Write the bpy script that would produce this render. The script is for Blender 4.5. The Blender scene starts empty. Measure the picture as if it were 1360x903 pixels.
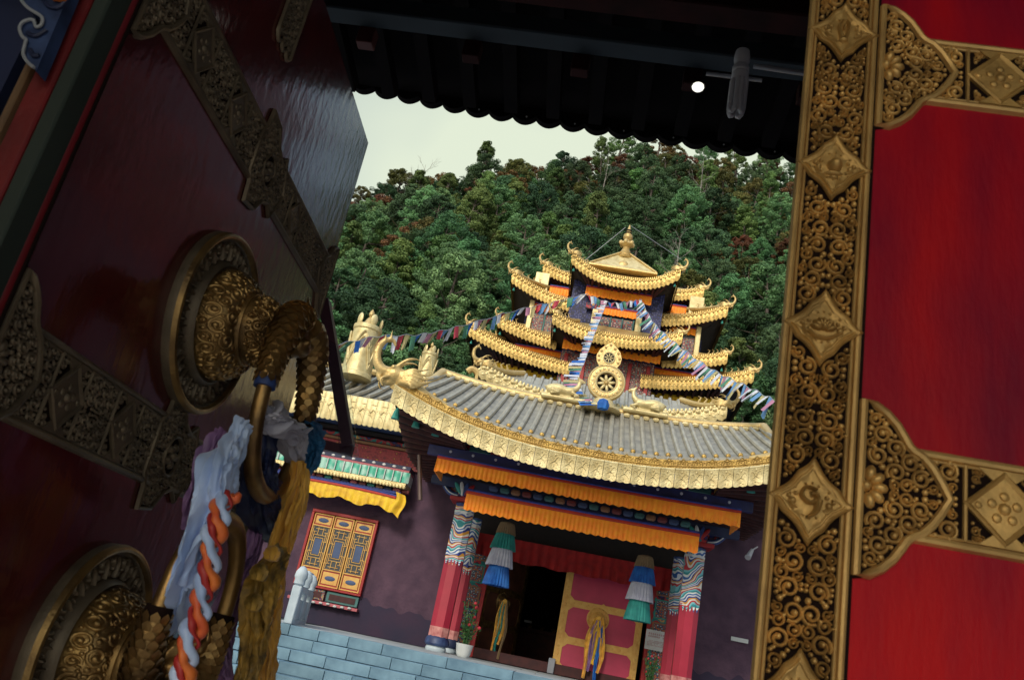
import bpy, bmesh, math, random
import numpy as np
from math import sin, cos, pi, radians, atan2, hypot, sqrt, floor
from mathutils import Matrix, Vector
random.seed(7); RNG = np.random.default_rng(7)
scn = bpy.context.scene
C = scn.collection
# ------------------------------------------------------------------ camera
FPX, CXP, CYP = 1115.0, 680.0, 451.5
pit, rol, yaw = radians(20.0), radians(11.7), radians(6.8)
_h = np.array([-sin(yaw), cos(yaw), 0.]); _r0 = np.array([cos(yaw), sin(yaw), 0.]); _up = np.array([0, 0, 1.])
cf = cos(pit)*_h+sin(pit)*_up; _u0 = -sin(pit)*_h+cos(pit)*_up
cr = cos(rol)*_r0+sin(rol)*_u0; cu = -sin(rol)*_r0+cos(rol)*_u0
cam = bpy.data.cameras.new('camera'); camo = bpy.data.objects.new('camera', cam); C.objects.link(camo)
camo.matrix_world = Matrix(((cr[0], cu[0], -cf[0], 0), (cr[1], cu[1], -cf[1], 0), (cr[2], cu[2], -cf[2], 0), (0, 0, 0, 1)))
cam.sensor_width = 36; cam.lens = 36*FPX/1360; cam.clip_start = 0.02; cam.clip_end = 3000
cam.dof.use_dof = True; cam.dof.focus_distance = 17; cam.dof.aperture_fstop = 11
scn.camera = camo
GZ = -1.6            # courtyard ground below the eye, which is at z = 0
# ------------------------------------------------------------------ sky and sun
SUN_EL, SUN_AZ = radians(30), radians(196)      # azimuth clockwise from +Y
w = bpy.data.worlds.new('World'); scn.world = w; w.use_nodes = True
nt = w.node_tree; nt.nodes.clear()
out = nt.nodes.new('ShaderNodeOutputWorld'); bg = nt.nodes.new('ShaderNodeBackground')
sky = nt.nodes.new('ShaderNodeTexSky'); sky.sky_type = 'NISHITA'; sky.sun_disc = False
sky.sun_elevation = SUN_EL; sky.sun_rotation = SUN_AZ; sky.air_density = 1.3; sky.dust_density = 3
tcw = nt.nodes.new('ShaderNodeTexCoord'); sep = nt.nodes.new('ShaderNodeSeparateXYZ')
nt.links.new(tcw.outputs['Generated'], sep.inputs[0])
rmp = nt.nodes.new('ShaderNodeValToRGB'); rmp.color_ramp.elements[0].position = .58; rmp.color_ramp.elements[1].position = .95
rmp.color_ramp.elements[0].color = (5.1, 5.6, 4.5, 1); rmp.color_ramp.elements[1].color = (8.6, 10.4, 12.8, 1)
nt.links.new(sep.outputs['Z'], rmp.inputs[0])
nz = nt.nodes.new('ShaderNodeTexNoise'); nz.inputs['Scale'].default_value = 1.6; nz.inputs['Detail'].default_value = 4
nt.links.new(tcw.outputs['Generated'], nz.inputs[0])
mr = nt.nodes.new('ShaderNodeMapRange'); mr.inputs[1].default_value = .35; mr.inputs[2].default_value = .62; mr.inputs[3].default_value = .35; mr.inputs[4].default_value = 1.0
nt.links.new(nz.outputs[0], mr.inputs[0])
me_ = nt.nodes.new('ShaderNodeMapRange'); me_.inputs[1].default_value = .20; me_.inputs[2].default_value = .30; me_.inputs[3].default_value = 1.0; me_.inputs[4].default_value = .12   # cloud thinned on the unseen right side to blue the left leaf's reflection
nt.links.new(sep.outputs['X'], me_.inputs[0]); mm_ = nt.nodes.new('ShaderNodeMath'); mm_.operation = 'MULTIPLY'; nt.links.new(mr.outputs[0], mm_.inputs[0]); nt.links.new(me_.outputs[0], mm_.inputs[1])
mx = nt.nodes.new('ShaderNodeMix'); mx.data_type = 'RGBA'
nt.links.new(mm_.outputs[0], mx.inputs[0]); nt.links.new(sky.outputs[0], mx.inputs[6]); nt.links.new(rmp.outputs[0], mx.inputs[7])
nt.links.new(mx.outputs[2], bg.inputs[0]); bg.inputs[1].default_value = .1
nt.links.new(bg.outputs[0], out.inputs[0])
sl = bpy.data.lights.new('sun', 'SUN'); sl.energy = 1.15; sl.angle = radians(12); sl.color = (1, .93, .82)
so = bpy.data.objects.new('sun', sl); C.objects.link(so)
sd = Vector((sin(SUN_AZ)*cos(SUN_EL), cos(SUN_AZ)*cos(SUN_EL), sin(SUN_EL)))
so.rotation_euler = sd.to_track_quat('Z', 'Y').to_euler()
scn.view_settings.view_transform = 'Standard'; scn.view_settings.look = 'None'
scn.view_settings.exposure = .60; scn.view_settings.gamma = 1
scn.render.engine = 'CYCLES'; scn.cycles.max_bounces = 6; scn.cycles.use_denoising = True

def ray(x, y): return cf+cr*((x-CXP)/FPX)+cu*((CYP-y)/FPX)
def A(x, y, Y):                       # point of the plane Y = const seen at a spot of the photograph
    d = ray(x, y); return tuple(d*(Y/d[1]))
LA = radians(-1.8); LN = np.array([cos(LA), -sin(LA), 0.]); LD = np.array([sin(LA), cos(LA), 0.]); LDIST = .875
def K(x, y, h):                       # point h in front of the open left leaf
    q = ray(x, y); return tuple(q*((h-LDIST)/(q@LN)))
# ------------------------------------------------------------------ materials
def lin(c): return tuple(((v/255)/12.92 if v/255 <= .04045 else ((v/255+.055)/1.055)**2.4) for v in c)+(1,)
MATS = {}
def mat(name, col, rough=.6, metal=0., col2=None, ns=4., nd=5, bump=0., bs=60., coat=0., stretch=None, rnd=0., spec=.5, sheen=0., lo=.35, hi=.65, bdist=.01, coatr=.15):
    m = bpy.data.materials.new(name); m.use_nodes = True; MATS[name] = m
    t = m.node_tree; N = t.nodes; b = N['Principled BSDF']; L = t.links
    b.inputs['Roughness'].default_value = rough; b.inputs['Metallic'].default_value = metal
    b.inputs['Specular IOR Level'].default_value = spec
    b.inputs['Coat Weight'].default_value = coat; b.inputs['Coat Roughness'].default_value = coatr
    b.inputs['Sheen Weight'].default_value = sheen
    tc = N.new('ShaderNodeTexCoord'); mp = N.new('ShaderNodeMapping'); L.new(tc.outputs['Object'], mp.inputs[0])
    if stretch: mp.inputs['Scale'].default_value = stretch
    n = N.new('ShaderNodeTexNoise'); n.inputs['Scale'].default_value = ns; n.inputs['Detail'].default_value = nd; L.new(mp.outputs[0], n.inputs[0])
    r = N.new('ShaderNodeValToRGB'); r.color_ramp.elements[0].position = lo; r.color_ramp.elements[1].position = hi
    c1 = tuple(col)+(1,) if len(col) == 3 else col; c2 = (tuple(col2)+(1,) if len(col2) == 3 else col2) if col2 else tuple(v*.8 for v in c1[:3])+(1,)
    r.color_ramp.elements[0].color = c2; r.color_ramp.elements[1].color = c1
    L.new(n.outputs[0], r.inputs[0]); src = r.outputs[0]
    if rnd:
        oi = N.new('ShaderNodeObjectInfo'); hs = N.new('ShaderNodeHueSaturation'); m1 = N.new('ShaderNodeMapRange')
        m1.inputs[3].default_value = 1-rnd; m1.inputs[4].default_value = 1+rnd; L.new(oi.outputs['Random'], m1.inputs[0])
        if rnd > .25:
            wn_ = N.new('ShaderNodeTexWhiteNoise'); wn_.noise_dimensions = '1D'; L.new(oi.outputs['Random'], wn_.inputs['W'])
            m2_ = N.new('ShaderNodeMapRange'); m2_.inputs[3].default_value = .462; m2_.inputs[4].default_value = .528; L.new(wn_.outputs['Value'], m2_.inputs[0]); L.new(m2_.outputs[0], hs.inputs['Hue'])
        L.new(m1.outputs[0], hs.inputs['Value']); L.new(src, hs.inputs['Color']); src = hs.outputs[0]
    L.new(src, b.inputs['Base Color'])
    if bump:
        n2 = N.new('ShaderNodeTexNoise'); n2.inputs['Scale'].default_value = bs; n2.inputs['Detail'].default_value = 6; L.new(mp.outputs[0], n2.inputs[0])
        bp = N.new('ShaderNodeBump'); bp.inputs['Strength'].default_value = bump; bp.inputs['Distance'].default_value = bdist
        L.new(n2.outputs[0], bp.inputs['Height']); L.new(bp.outputs[0], b.inputs['Normal'])
        if coat: L.new(bp.outputs[0], b.inputs['Coat Normal'])
    return m
def painted(name, pal, scale=6., warp=1.2, kind='rings', rough=.55, ph=0., vs=1.25):
    """flat painted scroll ornament: bands of palette colours bent by noise"""
    m = bpy.data.materials.new(name); m.use_nodes = True; MATS[name] = m
    t = m.node_tree; N = t.nodes; b = N['Principled BSDF']; L = t.links; b.inputs['Roughness'].default_value = rough
    tc = N.new('ShaderNodeTexCoord'); mp = N.new('ShaderNodeMapping'); L.new(tc.outputs['Object'], mp.inputs[0]); mp.inputs['Location'].default_value = (ph, ph*1.7, ph*.6)
    vo = N.new('ShaderNodeTexVoronoi'); vo.inputs['Scale'].default_value = scale; vo.inputs['Randomness'].default_value = .55; L.new(mp.outputs[0], vo.inputs[0])
    n = N.new('ShaderNodeTexNoise'); n.inputs['Scale'].default_value = scale*1.2; n.inputs['Detail'].default_value = 2; L.new(mp.outputs[0], n.inputs[0])
    a = N.new('ShaderNodeMath'); a.operation = 'MULTIPLY'; a.inputs[1].default_value = vs; L.new(vo.outputs['Distance'], a.inputs[0])
    a2 = N.new('ShaderNodeMath'); a2.operation = 'MULTIPLY_ADD'; a2.inputs[1].default_value = warp; L.new(n.outputs[0], a2.inputs[0]); L.new(a.outputs[0], a2.inputs[2])
    fr = N.new('ShaderNodeMath'); fr.operation = 'FRACT'; L.new(a2.outputs[0], fr.inputs[0])
    r = N.new('ShaderNodeValToRGB'); r.color_ramp.interpolation = 'CONSTANT'; e = r.color_ramp.elements
    k = len(pal)
    for i in range(k):
        if i == 0: e[0].position = 0; e[0].color = lin(pal[0])
        elif i == 1: e[1].position = 1/k; e[1].color = lin(pal[1])
        else: q = e.new(i/k); q.color = lin(pal[i])
    L.new(fr.outputs[0], r.inputs[0]); L.new(r.outputs[0], b.inputs['Base Color'])
    return m
M = {}
M['gold'] = mat('gilded copper', (.68, .50, .22), .42, .45, (.54, .37, .14), 3, bump=.35, bs=26, bdist=.02)
M['goldp'] = mat('pale gilded sheet', (.78, .66, .36), .46, .35, (.58, .46, .22), 6, bump=.35, bs=34, bdist=.02)
M['goldt'] = mat('tower gilding', (.80, .56, .20), .38, .55, (.50, .33, .10), 7, bump=.4, bs=40, bdist=.02)
M['goldd'] = mat('deep gilded cresting', (.56, .37, .10), .42, .45, (.40, .25, .07), 7, bump=.4, bs=40, bdist=.02)
M['tile'] = mat('grey gilt tile', (.46, .43, .35), .42, .35, (.32, .30, .25), 5, bump=.2, bs=30)
M['tileflat'] = mat('grey tile bed', (.36, .34, .28), .5, .25, (.22, .21, .185), 6, bump=.3, bs=25)
M['brass'] = mat('aged brass', (.78, .49, .165), .42, .6, (.40, .245, .085), 14, bump=.35, bs=160, bdist=.002)
M['brassm'] = mat('brass medallion', (.58, .36, .12), .45, .6, (.34, .21, .07), 16, bump=.5, bs=140, bdist=.002)
M['brassb'] = mat('brass rail', (.66, .43, .16), .44, .55, (.46, .29, .11), 10, bump=.25, bs=120, bdist=.002)
M['brassd'] = mat('tarnished brass', (.19, .145, .095), .5, .5, (.10, .075, .05), 12, bump=.4, bs=160, bdist=.002)  # darker brass tone for the left leaf's bands and plates
M['brassk'] = mat('rubbed brass knocker', (.44, .27, .095), .38, .8, (.15, .09, .04), 10, bump=.45, bs=110, bdist=.003)
M['back'] = mat('recess shade', (.012, .006, .005), .9, 0, spec=.1)  # near black paints in the shade of holes and gaps
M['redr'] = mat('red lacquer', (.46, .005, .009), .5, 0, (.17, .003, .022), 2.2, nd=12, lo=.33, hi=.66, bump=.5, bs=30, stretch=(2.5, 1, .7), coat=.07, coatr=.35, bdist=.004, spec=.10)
M['redl'] = mat('shaded red lacquer', (.095, .007, .008), .27, 0, (.065, .006, .009), 3, bump=.16, bs=14, stretch=(2.2, 1, 1.0), coat=1.0, coatr=.10, spec=.12, bdist=.006)  # redr's lacquer darkened; the open leaf's shade is put into the colour
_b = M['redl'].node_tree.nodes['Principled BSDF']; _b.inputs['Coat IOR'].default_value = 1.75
M['mould'] = mat('red moulding', (.17, .012, .018), .4, 0, (.12, .01, .014), 6)
M['jred'] = mat('red jamb', (.17, .009, .011), .55, 0, (.11, .008, .01), 9, bump=.2)
M['jgreen'] = mat('dark green jamb', (.020, .032, .026), .7, 0)
M['jgold'] = mat('ochre jamb edge', (.24, .14, .06), .6, 0, (.12, .07, .04), 8)
M['navy'] = mat('navy paint', (.018, .028, .085), .6, 0, (.012, .018, .05), 3)
M['blue'] = mat('blue paint', (.03, .075, .25), .55, 0, (.02, .04, .15), 8)
M['teal'] = mat('teal paint', (.04, .30, .26), .55)
M['green'] = mat('green paint', (.03, .26, .15), .55)
M['white'] = mat('white paint', (.72, .74, .74), .5)
M['orange'] = mat('orange paint', (.62, .16, .03), .55)
M['pink'] = mat('pink paint', (.50, .12, .15), .55)
M['red'] = mat('red paint', (.40, .02, .02), .5, 0, (.3, .014, .02), 5)
M['pillar'] = mat('crimson pillar', (.42, .018, .05), .42, 0, (.34, .014, .04), 2.5, coat=.2)
M['maroon'] = mat('maroon plaster', (.108, .056, .092), .85, 0, (.062, .032, .060), 3.0, lo=.33, hi=.70, bump=.5, bs=14, bdist=.03, nd=9)
M['wash'] = mat('navy wash', (.020, .018, .048), .8, 0, (.040, .020, .050), 1.3, bump=.3, bs=12)
M['stone'] = mat('blue grey stone', (.18, .30, .38), .75, 0, (.105, .19, .26), 3.2, bump=.5, bs=9, rnd=.18, bdist=.02, nd=8)
M['marble'] = mat('pale marble', (.52, .60, .66), .6, 0, (.40, .48, .54), 5, bump=.4, bs=20)
M['joint'] = mat('dark joint', (.045, .065, .08), .9)
M['ground'] = mat('courtyard paving', (.62, .61, .58), .85, 0, (.50, .50, .48), .8)
M['dark'] = mat('dark timber', (.022, .013, .012), .75, 0, (.012, .009, .009), 8)
M['gdark'] = mat('shaded gate timber', (.010, .008, .009), .9, 0, spec=.08)  # blacker than dark timber; the overhead shade is put into the colour
M['darkred'] = mat('dark red timber', (.075, .018, .018), .7, 0, (.045, .012, .014), 8)
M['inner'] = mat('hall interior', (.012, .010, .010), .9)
M['yvar'] = mat('orange silk', (1.0, .34, .004), .6, 0, (1.0, .24, .003), 9, bump=.3, bs=50, sheen=.2)
M['yyel'] = mat('yellow silk', (.95, .62, .02), .6, 0, (.72, .40, .02), 6, sheen=.2)
M['redc'] = mat('red cloth', (.42, .014, .014), .8, 0, (.28, .01, .012), 6)
M['trim'] = mat('red trim', (.50, .03, .012), .6)
M['bluet'] = mat('royal blue cloth', (.02, .05, .30), .6, 0, (.015, .03, .17), 9)
M['kblue'] = mat('pale blue silk', (.55, .70, 1.0), .42, 0, (.34, .48, .80), 9, sheen=.4, bump=.5, bs=26, bdist=.006)
M['kora'] = mat('orange silk strand', (.78, .20, .04), .5, 0, (.62, .08, .03), 20, bump=.4, bs=60, bdist=.003)
M['kred'] = mat('scarlet silk strand', (.45, .03, .03), .5)
M['kyel'] = mat('ochre silk', (.90, .50, .07), .5, 0, (.58, .27, .03), 9, bump=.6, bs=30, bdist=.006, sheen=.3)
M['kolive'] = mat('stained gold silk', (.62, .36, .06), .55, 0, (.09, .06, .02), 22, bump=.7, bs=40, bdist=.006)
M['kdark'] = mat('dark indigo silk', (.02, .035, .12), .5, 0, (.012, .014, .04), 10, bump=.5, bs=30, bdist=.006)
M['kgrey'] = mat('grey white silk', (.46, .46, .56), .5, 0, (.30, .29, .38), 9, bump=.6, bs=26, bdist=.006, sheen=.3)
M['kteal'] = mat('teal blue tassel', (.02, .16, .36), .6, 0, (.01, .07, .19), 12, bump=.6, bs=60, bdist=.004)
M['kpurp'] = mat('mauve silk', (.30, .16, .36), .5, 0, (.18, .10, .24), 9, bump=.5, bs=26, bdist=.006)
M['teal2'] = mat('teal pleats', (.03, .33, .30), .7, 0, (.02, .22, .21), 6)
M['white2'] = mat('lilac white pleats', (.56, .58, .70), .7, 0, (.42, .44, .58), 6)
M['blue2'] = mat('blue pleats', (.02, .17, .58), .7, 0, (.012, .09, .38), 6)
M['tan'] = mat('tan pleats', (.32, .22, .12), .8)
M['doorred'] = mat('rose red door', (.54, .045, .11), .45, 0, (.42, .032, .085), 2, coat=.15)
M['plaster'] = mat('lamp plastic', (.62, .62, .68), .45)
M['metalg'] = mat('grey conduit', (.34, .36, .42), .4, .3)
M['soil'] = mat('hill soil', (.014, .022, .011), .95, 0, (.010, .014, .008), .2)
M['bark'] = mat('bark', (.16, .13, .11), .9, 0, (.09, .07, .06), 3)
M['barkp'] = mat('pale bark', (.34, .31, .28), .9, 0, (.22, .2, .18), 3)
M['leafp'] = mat('plant leaf', (.04, .13, .03), .6, 0, (.03, .08, .02), 12)
M['flower'] = mat('red flower', (.5, .03, .05), .6)
PAL1 = [(20, 80, 160), (230, 232, 225), (20, 130, 150), (190, 40, 50), (225, 225, 215), (215, 150, 50), (20, 50, 140)]
M['pscroll'] = painted('painted cloud scrolls', PAL1, 7.5, 2.2)
def cloudband(name, pal, sc, dist):
    m = bpy.data.materials.new(name); m.use_nodes = True; t = m.node_tree; N = t.nodes; L = t.links; b = N['Principled BSDF']; b.inputs['Roughness'].default_value = .5
    tc = N.new('ShaderNodeTexCoord'); w_ = N.new('ShaderNodeTexWave'); w_.wave_type = 'BANDS'; w_.bands_direction = 'Z'; w_.wave_profile = 'SAW'
    w_.inputs['Scale'].default_value = sc; w_.inputs['Distortion'].default_value = dist; w_.inputs['Detail'].default_value = 1; w_.inputs['Detail Scale'].default_value = 2.2
    L.new(tc.outputs['Object'], w_.inputs[0]); r = N.new('ShaderNodeValToRGB'); r.color_ramp.interpolation = 'CONSTANT'; e = r.color_ramp.elements; k = len(pal)
    for i in range(k):
        q = e[i] if i < 2 else e.new(i/k); q.position = i/k; q.color = lin(pal[i])
    L.new(w_.outputs[0], r.inputs[0]); L.new(r.outputs[0], b.inputs['Base Color']); return m
M['pcloud'] = cloudband('painted cloud bands', [(25, 90, 165), (225, 228, 225), (30, 140, 150), (120, 190, 200), (190, 45, 55), (225, 220, 210), (205, 145, 50), (25, 55, 140), (215, 220, 225)], 1.15, 7.5)
M['pscroll2'] = painted('painted scrolls dark', [(60, 30, 60), (170, 40, 50), (30, 120, 120), (200, 150, 80), (30, 50, 130)], 5, 1.2)
M['pwall'] = painted('painted fretwork wall', [(120, 40, 50), (70, 110, 120), (170, 130, 90), (90, 50, 90), (200, 190, 180), (150, 60, 40)], 9, 1.2)
M['pfloral'] = painted('pink floral band', [(150, 45, 60), (170, 60, 72), (150, 45, 60), (190, 120, 60), (120, 40, 60)], 12, .9)
M['ppanel'] = painted('painted door panel', [(40, 90, 90), (160, 50, 60), (190, 120, 60), (60, 120, 110), (210, 200, 190), (40, 60, 120)], 16, 1.1)
M['pdark'] = painted('painted dark beam', [(24, 26, 60), (24, 26, 60), (24, 26, 60), (90, 90, 120), (30, 40, 110)], 14, .6)
M['fret'] = mat('gold fretwork', (.74, .45, .12), .5, 0, (.66, .34, .08), 9)
M['fretbg'] = mat('fret panel ground', (.07, .08, .09), .7)
M['glass'] = bpy.data.materials.new('clear pane'); M['glass'].use_nodes = True
_b = M['glass'].node_tree.nodes['Principled BSDF']; _b.inputs['Base Color'].default_value = (.82, .90, .96, 1); _b.inputs['Roughness'].default_value = .04
_b.inputs['Transmission Weight'].default_value = 1; _b.inputs['IOR'].default_value = 1.08
M['bulb'] = bpy.data.materials.new('lit bulb'); M['bulb'].use_nodes = True
_b = M['bulb'].node_tree.nodes['Principled BSDF']; _b.inputs['Emission Color'].default_value = (1, .97, .85, 1); _b.inputs['Emission Strength'].default_value = .9
def leafmat(name, c1, c2, rnd=.28):
    m = mat(name, c1, .75, 0, c2, .55, 3, rnd=rnd, lo=.3, hi=.7, spec=.2)
    return m
LM = [leafmat('blue green foliage', (.165, .320, .130), (.075, .165, .075), .34), leafmat('mid green foliage', (.165, .265, .080), (.075, .135, .048), .34),
      leafmat('dark green foliage', (.080, .155, .068), (.036, .078, .040), .34), leafmat('olive foliage', (.190, .180, .055), (.085, .095, .034), .34),
      leafmat('russet foliage', (.230, .125, .050), (.100, .066, .030)), leafmat('fresh green foliage', (.205, .345, .105), (.090, .180, .060), .34)]
# ------------------------------------------------------------------ mesh helpers
BASE = {}
def tag(o, label=None, cat=None, group=None, kind=None):
    if label: o['label'] = label
    if cat: o['category'] = cat
    if group: o['group'] = group
    if kind: o['kind'] = kind
    return o
def link(o, parent=None):
    C.objects.link(o)
    if parent is not None: o.parent = parent
    return o
def empty(name, loc, label, cat, group=None, rot=0.):
    o = bpy.data.objects.new(name, None); o.empty_display_size = .1; C.objects.link(o)
    o.location = loc; o.rotation_euler = (0, 0, rot); BASE[o] = Vector(loc) if not rot else Vector((0, 0, 0))
    return tag(o, label, cat, group)
class MB:
    def __init__(s): s.v = []; s.f = []; s.n = 0
    def add(s, vs, fs):
        b = len(s.v); s.v.extend(tuple(map(float, p)) for p in vs); s.f.extend(tuple(i+b for i in q) for q in fs); return s
    def box(s, x0, x1, y0, y1, z0, z1, ch=0.):
        if x0 > x1: x0, x1 = x1, x0
        if y0 > y1: y0, y1 = y1, y0
        if z0 > z1: z0, z1 = z1, z0
        if ch <= 0:
            return s.add([(x, y, z) for x in (x0, x1) for y in (y0, y1) for z in (z0, z1)],
                         [(0, 1, 3, 2), (4, 6, 7, 5), (0, 4, 5, 1), (2, 3, 7, 6), (0, 2, 6, 4), (1, 5, 7, 3)])
        ch = min(ch, (x1-x0)*.45, (y1-y0)*.45, (z1-z0)*.45)
        bm = bmesh.new(); bmesh.ops.create_cube(bm, size=1)
        for q in bm.verts: q.co = Vector(((x0+x1)/2+q.co.x*(x1-x0), (y0+y1)/2+q.co.y*(y1-y0), (z0+z1)/2+q.co.z*(z1-z0)))
        bmesh.ops.bevel(bm, geom=bm.edges[:], offset=ch, segments=1, affect='EDGES')
        bm.verts.index_update(); s.add([q.co for q in bm.verts], [[q.index for q in f.verts] for f in bm.faces]); bm.free(); return s
    def obox(s, c, ax, ay, az):          # oriented box: centre and three half axes
        c, ax, ay, az = map(np.array, (c, ax, ay, az))
        return s.add([c+i*ax+j*ay+k*az for i in (-1, 1) for j in (-1, 1) for k in (-1, 1)],
                     [(0, 1, 3, 2), (4, 6, 7, 5), (0, 4, 5, 1), (2, 3, 7, 6), (0, 2, 6, 4), (1, 5, 7, 3)])
    def tube(s, pts, rad, n=8, cap=True, flat=1.):
        P = [Vector(p) for p in pts]; m = len(P)
        R = rad if hasattr(rad, '__len__') else [rad]*m
        T = [(P[min(i+1, m-1)]-P[max(i-1, 0)]).normalized() for i in range(m)]
        up = Vector((0, 0, 1)) if abs(T[0].z) < .9 else Vector((1, 0, 0))
        x = T[0].cross(up).normalized(); vs = []
        for i in range(m):
            x = (x-T[i]*x.dot(T[i])); x = x.normalized() if x.length > 1e-6 else T[i].orthogonal().normalized()
            y = T[i].cross(x)
            for k in range(n):
                a = 2*pi*k/n; vs.append(P[i]+(x*cos(a)+y*sin(a)*flat)*R[i])
        fs = [(i*n+k, i*n+(k+1) % n, (i+1)*n+(k+1) % n, (i+1)*n+k) for i in range(m-1) for k in range(n)]
        if cap: fs += [tuple(range(n))[::-1], tuple((m-1)*n+k for k in range(n))]
        return s.add(vs, fs)
    def lathe(s, prof, c=(0, 0, 0), n=20, axis='z', rmod=None, cap=True):
        vs = []
        for i, (r, h) in enumerate(prof):
            for k in range(n):
                a = 2*pi*k/n; q = r*(rmod(a, i) if rmod else 1)
                if axis == 'z': vs.append((c[0]+q*cos(a), c[1]+q*sin(a), c[2]+h))
                else: vs.append((c[0]+q*cos(a), c[1]-h, c[2]+q*sin(a)))     # 'f': out of a face towards -y
        m = len(prof); fs = [(i*n+k, i*n+(k+1) % n, (i+1)*n+(k+1) % n, (i+1)*n+k) for i in range(m-1) for k in range(n)]
        if cap: fs += [tuple(range(n))[::-1], tuple((m-1)*n+k for k in range(n))]
        return s.add(vs, fs)
    def prism(s, poly, y0, y1):          # polygon in x,z extruded along y
        n = len(poly)
        vs = [(p[0], y0, p[1]) for p in poly]+[(p[0], y1, p[1]) for p in poly]
        return s.add(vs, [tuple(range(n)), tuple(range(2*n-1, n-1, -1))]+[(i, i+n, (i+1) % n+n, (i+1) % n) for i in range(n)])
    def ball(s, c, r, n=8, m=5, rot=None):
        rx, ry, rz = r if hasattr(r, '__len__') else (r, r, r); vs = []
        for j in range(m+1):
            t = pi*j/m
            for k in range(n):
                a = 2*pi*k/n; p = Vector((rx*sin(t)*cos(a), ry*sin(t)*sin(a), rz*cos(t)))
                if rot is not None: p = rot @ p
                vs.append((c[0]+p.x, c[1]+p.y, c[2]+p.z))
        return s.add(vs, [(j*n+k, (j+1)*n+k, (j+1)*n+(k+1) % n, j*n+(k+1) % n) for j in range(m) for k in range(n)])
    def grid(s, fn, nu, nv):
        vs = [fn(i/nu, j/nv) for i in range(nu+1) for j in range(nv+1)]
        return s.add(vs, [(i*(nv+1)+j, (i+1)*(nv+1)+j, (i+1)*(nv+1)+j+1, i*(nv+1)+j+1) for i in range(nu) for j in range(nv)])
    def mesh(s, name, shift=(0, 0, 0), smooth=True, ang=38):
        me = bpy.data.meshes.new(name); sh = shift
        me.from_pydata([(x-sh[0], y-sh[1], z-sh[2]) for x, y, z in s.v], [], s.f); me.validate()
        bm = bmesh.new(); bm.from_mesh(me); bmesh.ops.recalc_face_normals(bm, faces=bm.faces); bm.to_mesh(me); bm.free()
        if smooth:
            me.polygons.foreach_set('use_smooth', [True]*len(me.polygons))
            try: me.set_sharp_from_angle(angle=radians(ang))
            except Exception: pass
        return me
    def build(s, name, m, parent=None, label=None, cat=None, group=None, kind=None, smooth=True, ang=38):
        if parent is None:
            a = np.array(s.v); sh = Vector(((a[:, 0].min()+a[:, 0].max())/2, (a[:, 1].min()+a[:, 1].max())/2, a[:, 2].min()))
            if kind == 'structure': sh = Vector((0, 0, 0))
            loc = sh
        else: sh = BASE[parent]; loc = Vector((0, 0, 0))
        me = s.mesh(name, sh, smooth, ang); me.materials.append(m)
        o = bpy.data.objects.new(name, me); o.location = loc; link(o, parent); BASE[o] = sh
        return tag(o, label, cat, group, kind)
def inst(name, me, parent, loc, rot=(0, 0, 0), sc=(1, 1, 1), m=None):
    o = bpy.data.objects.new(name, me); link(o, parent)
    b = BASE[parent] if parent is not None else Vector((0, 0, 0))
    o.location = Vector(loc)-b; o.rotation_euler = rot; o.scale = sc if hasattr(sc, '__len__') else (sc,)*3
    if m is not None:
        if not me.materials: me.materials.append(m)
        o.material_slots[0].link = 'OBJECT'; o.material_slots[0].material = m
    return o
def fuse(mb, voxel):
    me = mb.mesh('tmp'); o = bpy.data.objects.new('tmp', me); C.objects.link(o)
    r = o.modifiers.new('r', 'REMESH'); r.mode = 'VOXEL'; r.voxel_size = voxel; r.use_smooth_shade = True
    sm = o.modifiers.new('s', 'SMOOTH'); sm.factor = .5; sm.iterations = 3
    dg = bpy.context.evaluated_depsgraph_get(); m2 = bpy.data.meshes.new_from_object(o.evaluated_get(dg))
    bpy.data.objects.remove(o); bpy.data.meshes.remove(me)
    m2.polygons.foreach_set('use_smooth', [True]*len(m2.polygons)); return m2
def smooth_path(pts, k=6):
    P = [np.array(p, float) for p in pts]; out = []
    for i in range(len(P)-1):
        p0 = P[max(i-1, 0)]; p1 = P[i]; p2 = P[i+1]; p3 = P[min(i+2, len(P)-1)]
        for j in range(k):
            t = j/k; out.append(.5*((2*p1)+(-p0+p2)*t+(2*p0-5*p1+4*p2-p3)*t*t+(-p0+3*p1-3*p2+p3)*t**3))
    out.append(P[-1]); return out
# ------------------------------------------------------------------ brass filigree
def leafmap(x, z, h): return (x, -h, z)
def ridge(mb, pts, wd, ht, mp, closed=False, h0=0.):
    P = [np.array(p, float) for p in pts]; m = len(P); vs = []
    for i in range(m):
        a = P[(i-1) % m] if closed else P[max(i-1, 0)]; b = P[(i+1) % m] if closed else P[min(i+1, m-1)]
        t = b-a; t = t/(np.hypot(*t)+1e-9); nrm = np.array([-t[1], t[0]])
        ww = wd[i] if hasattr(wd, '__len__') else wd; hh = ht[i] if hasattr(ht, '__len__') else ht
        for q, k in ((-1, 0), (-.6, .8), (0, 1.), (.6, .8), (1, 0)):
            p = P[i]+nrm*ww*q; vs.append(mp(p[0], p[1], h0+hh*k))
    fs = []
    for i in range(m if closed else m-1):
        j = (i+1) % m
        for k in range(4): fs.append((i*5+k, j*5+k, j*5+k+1, i*5+k+1))
    mb.add(vs, fs)
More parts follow.
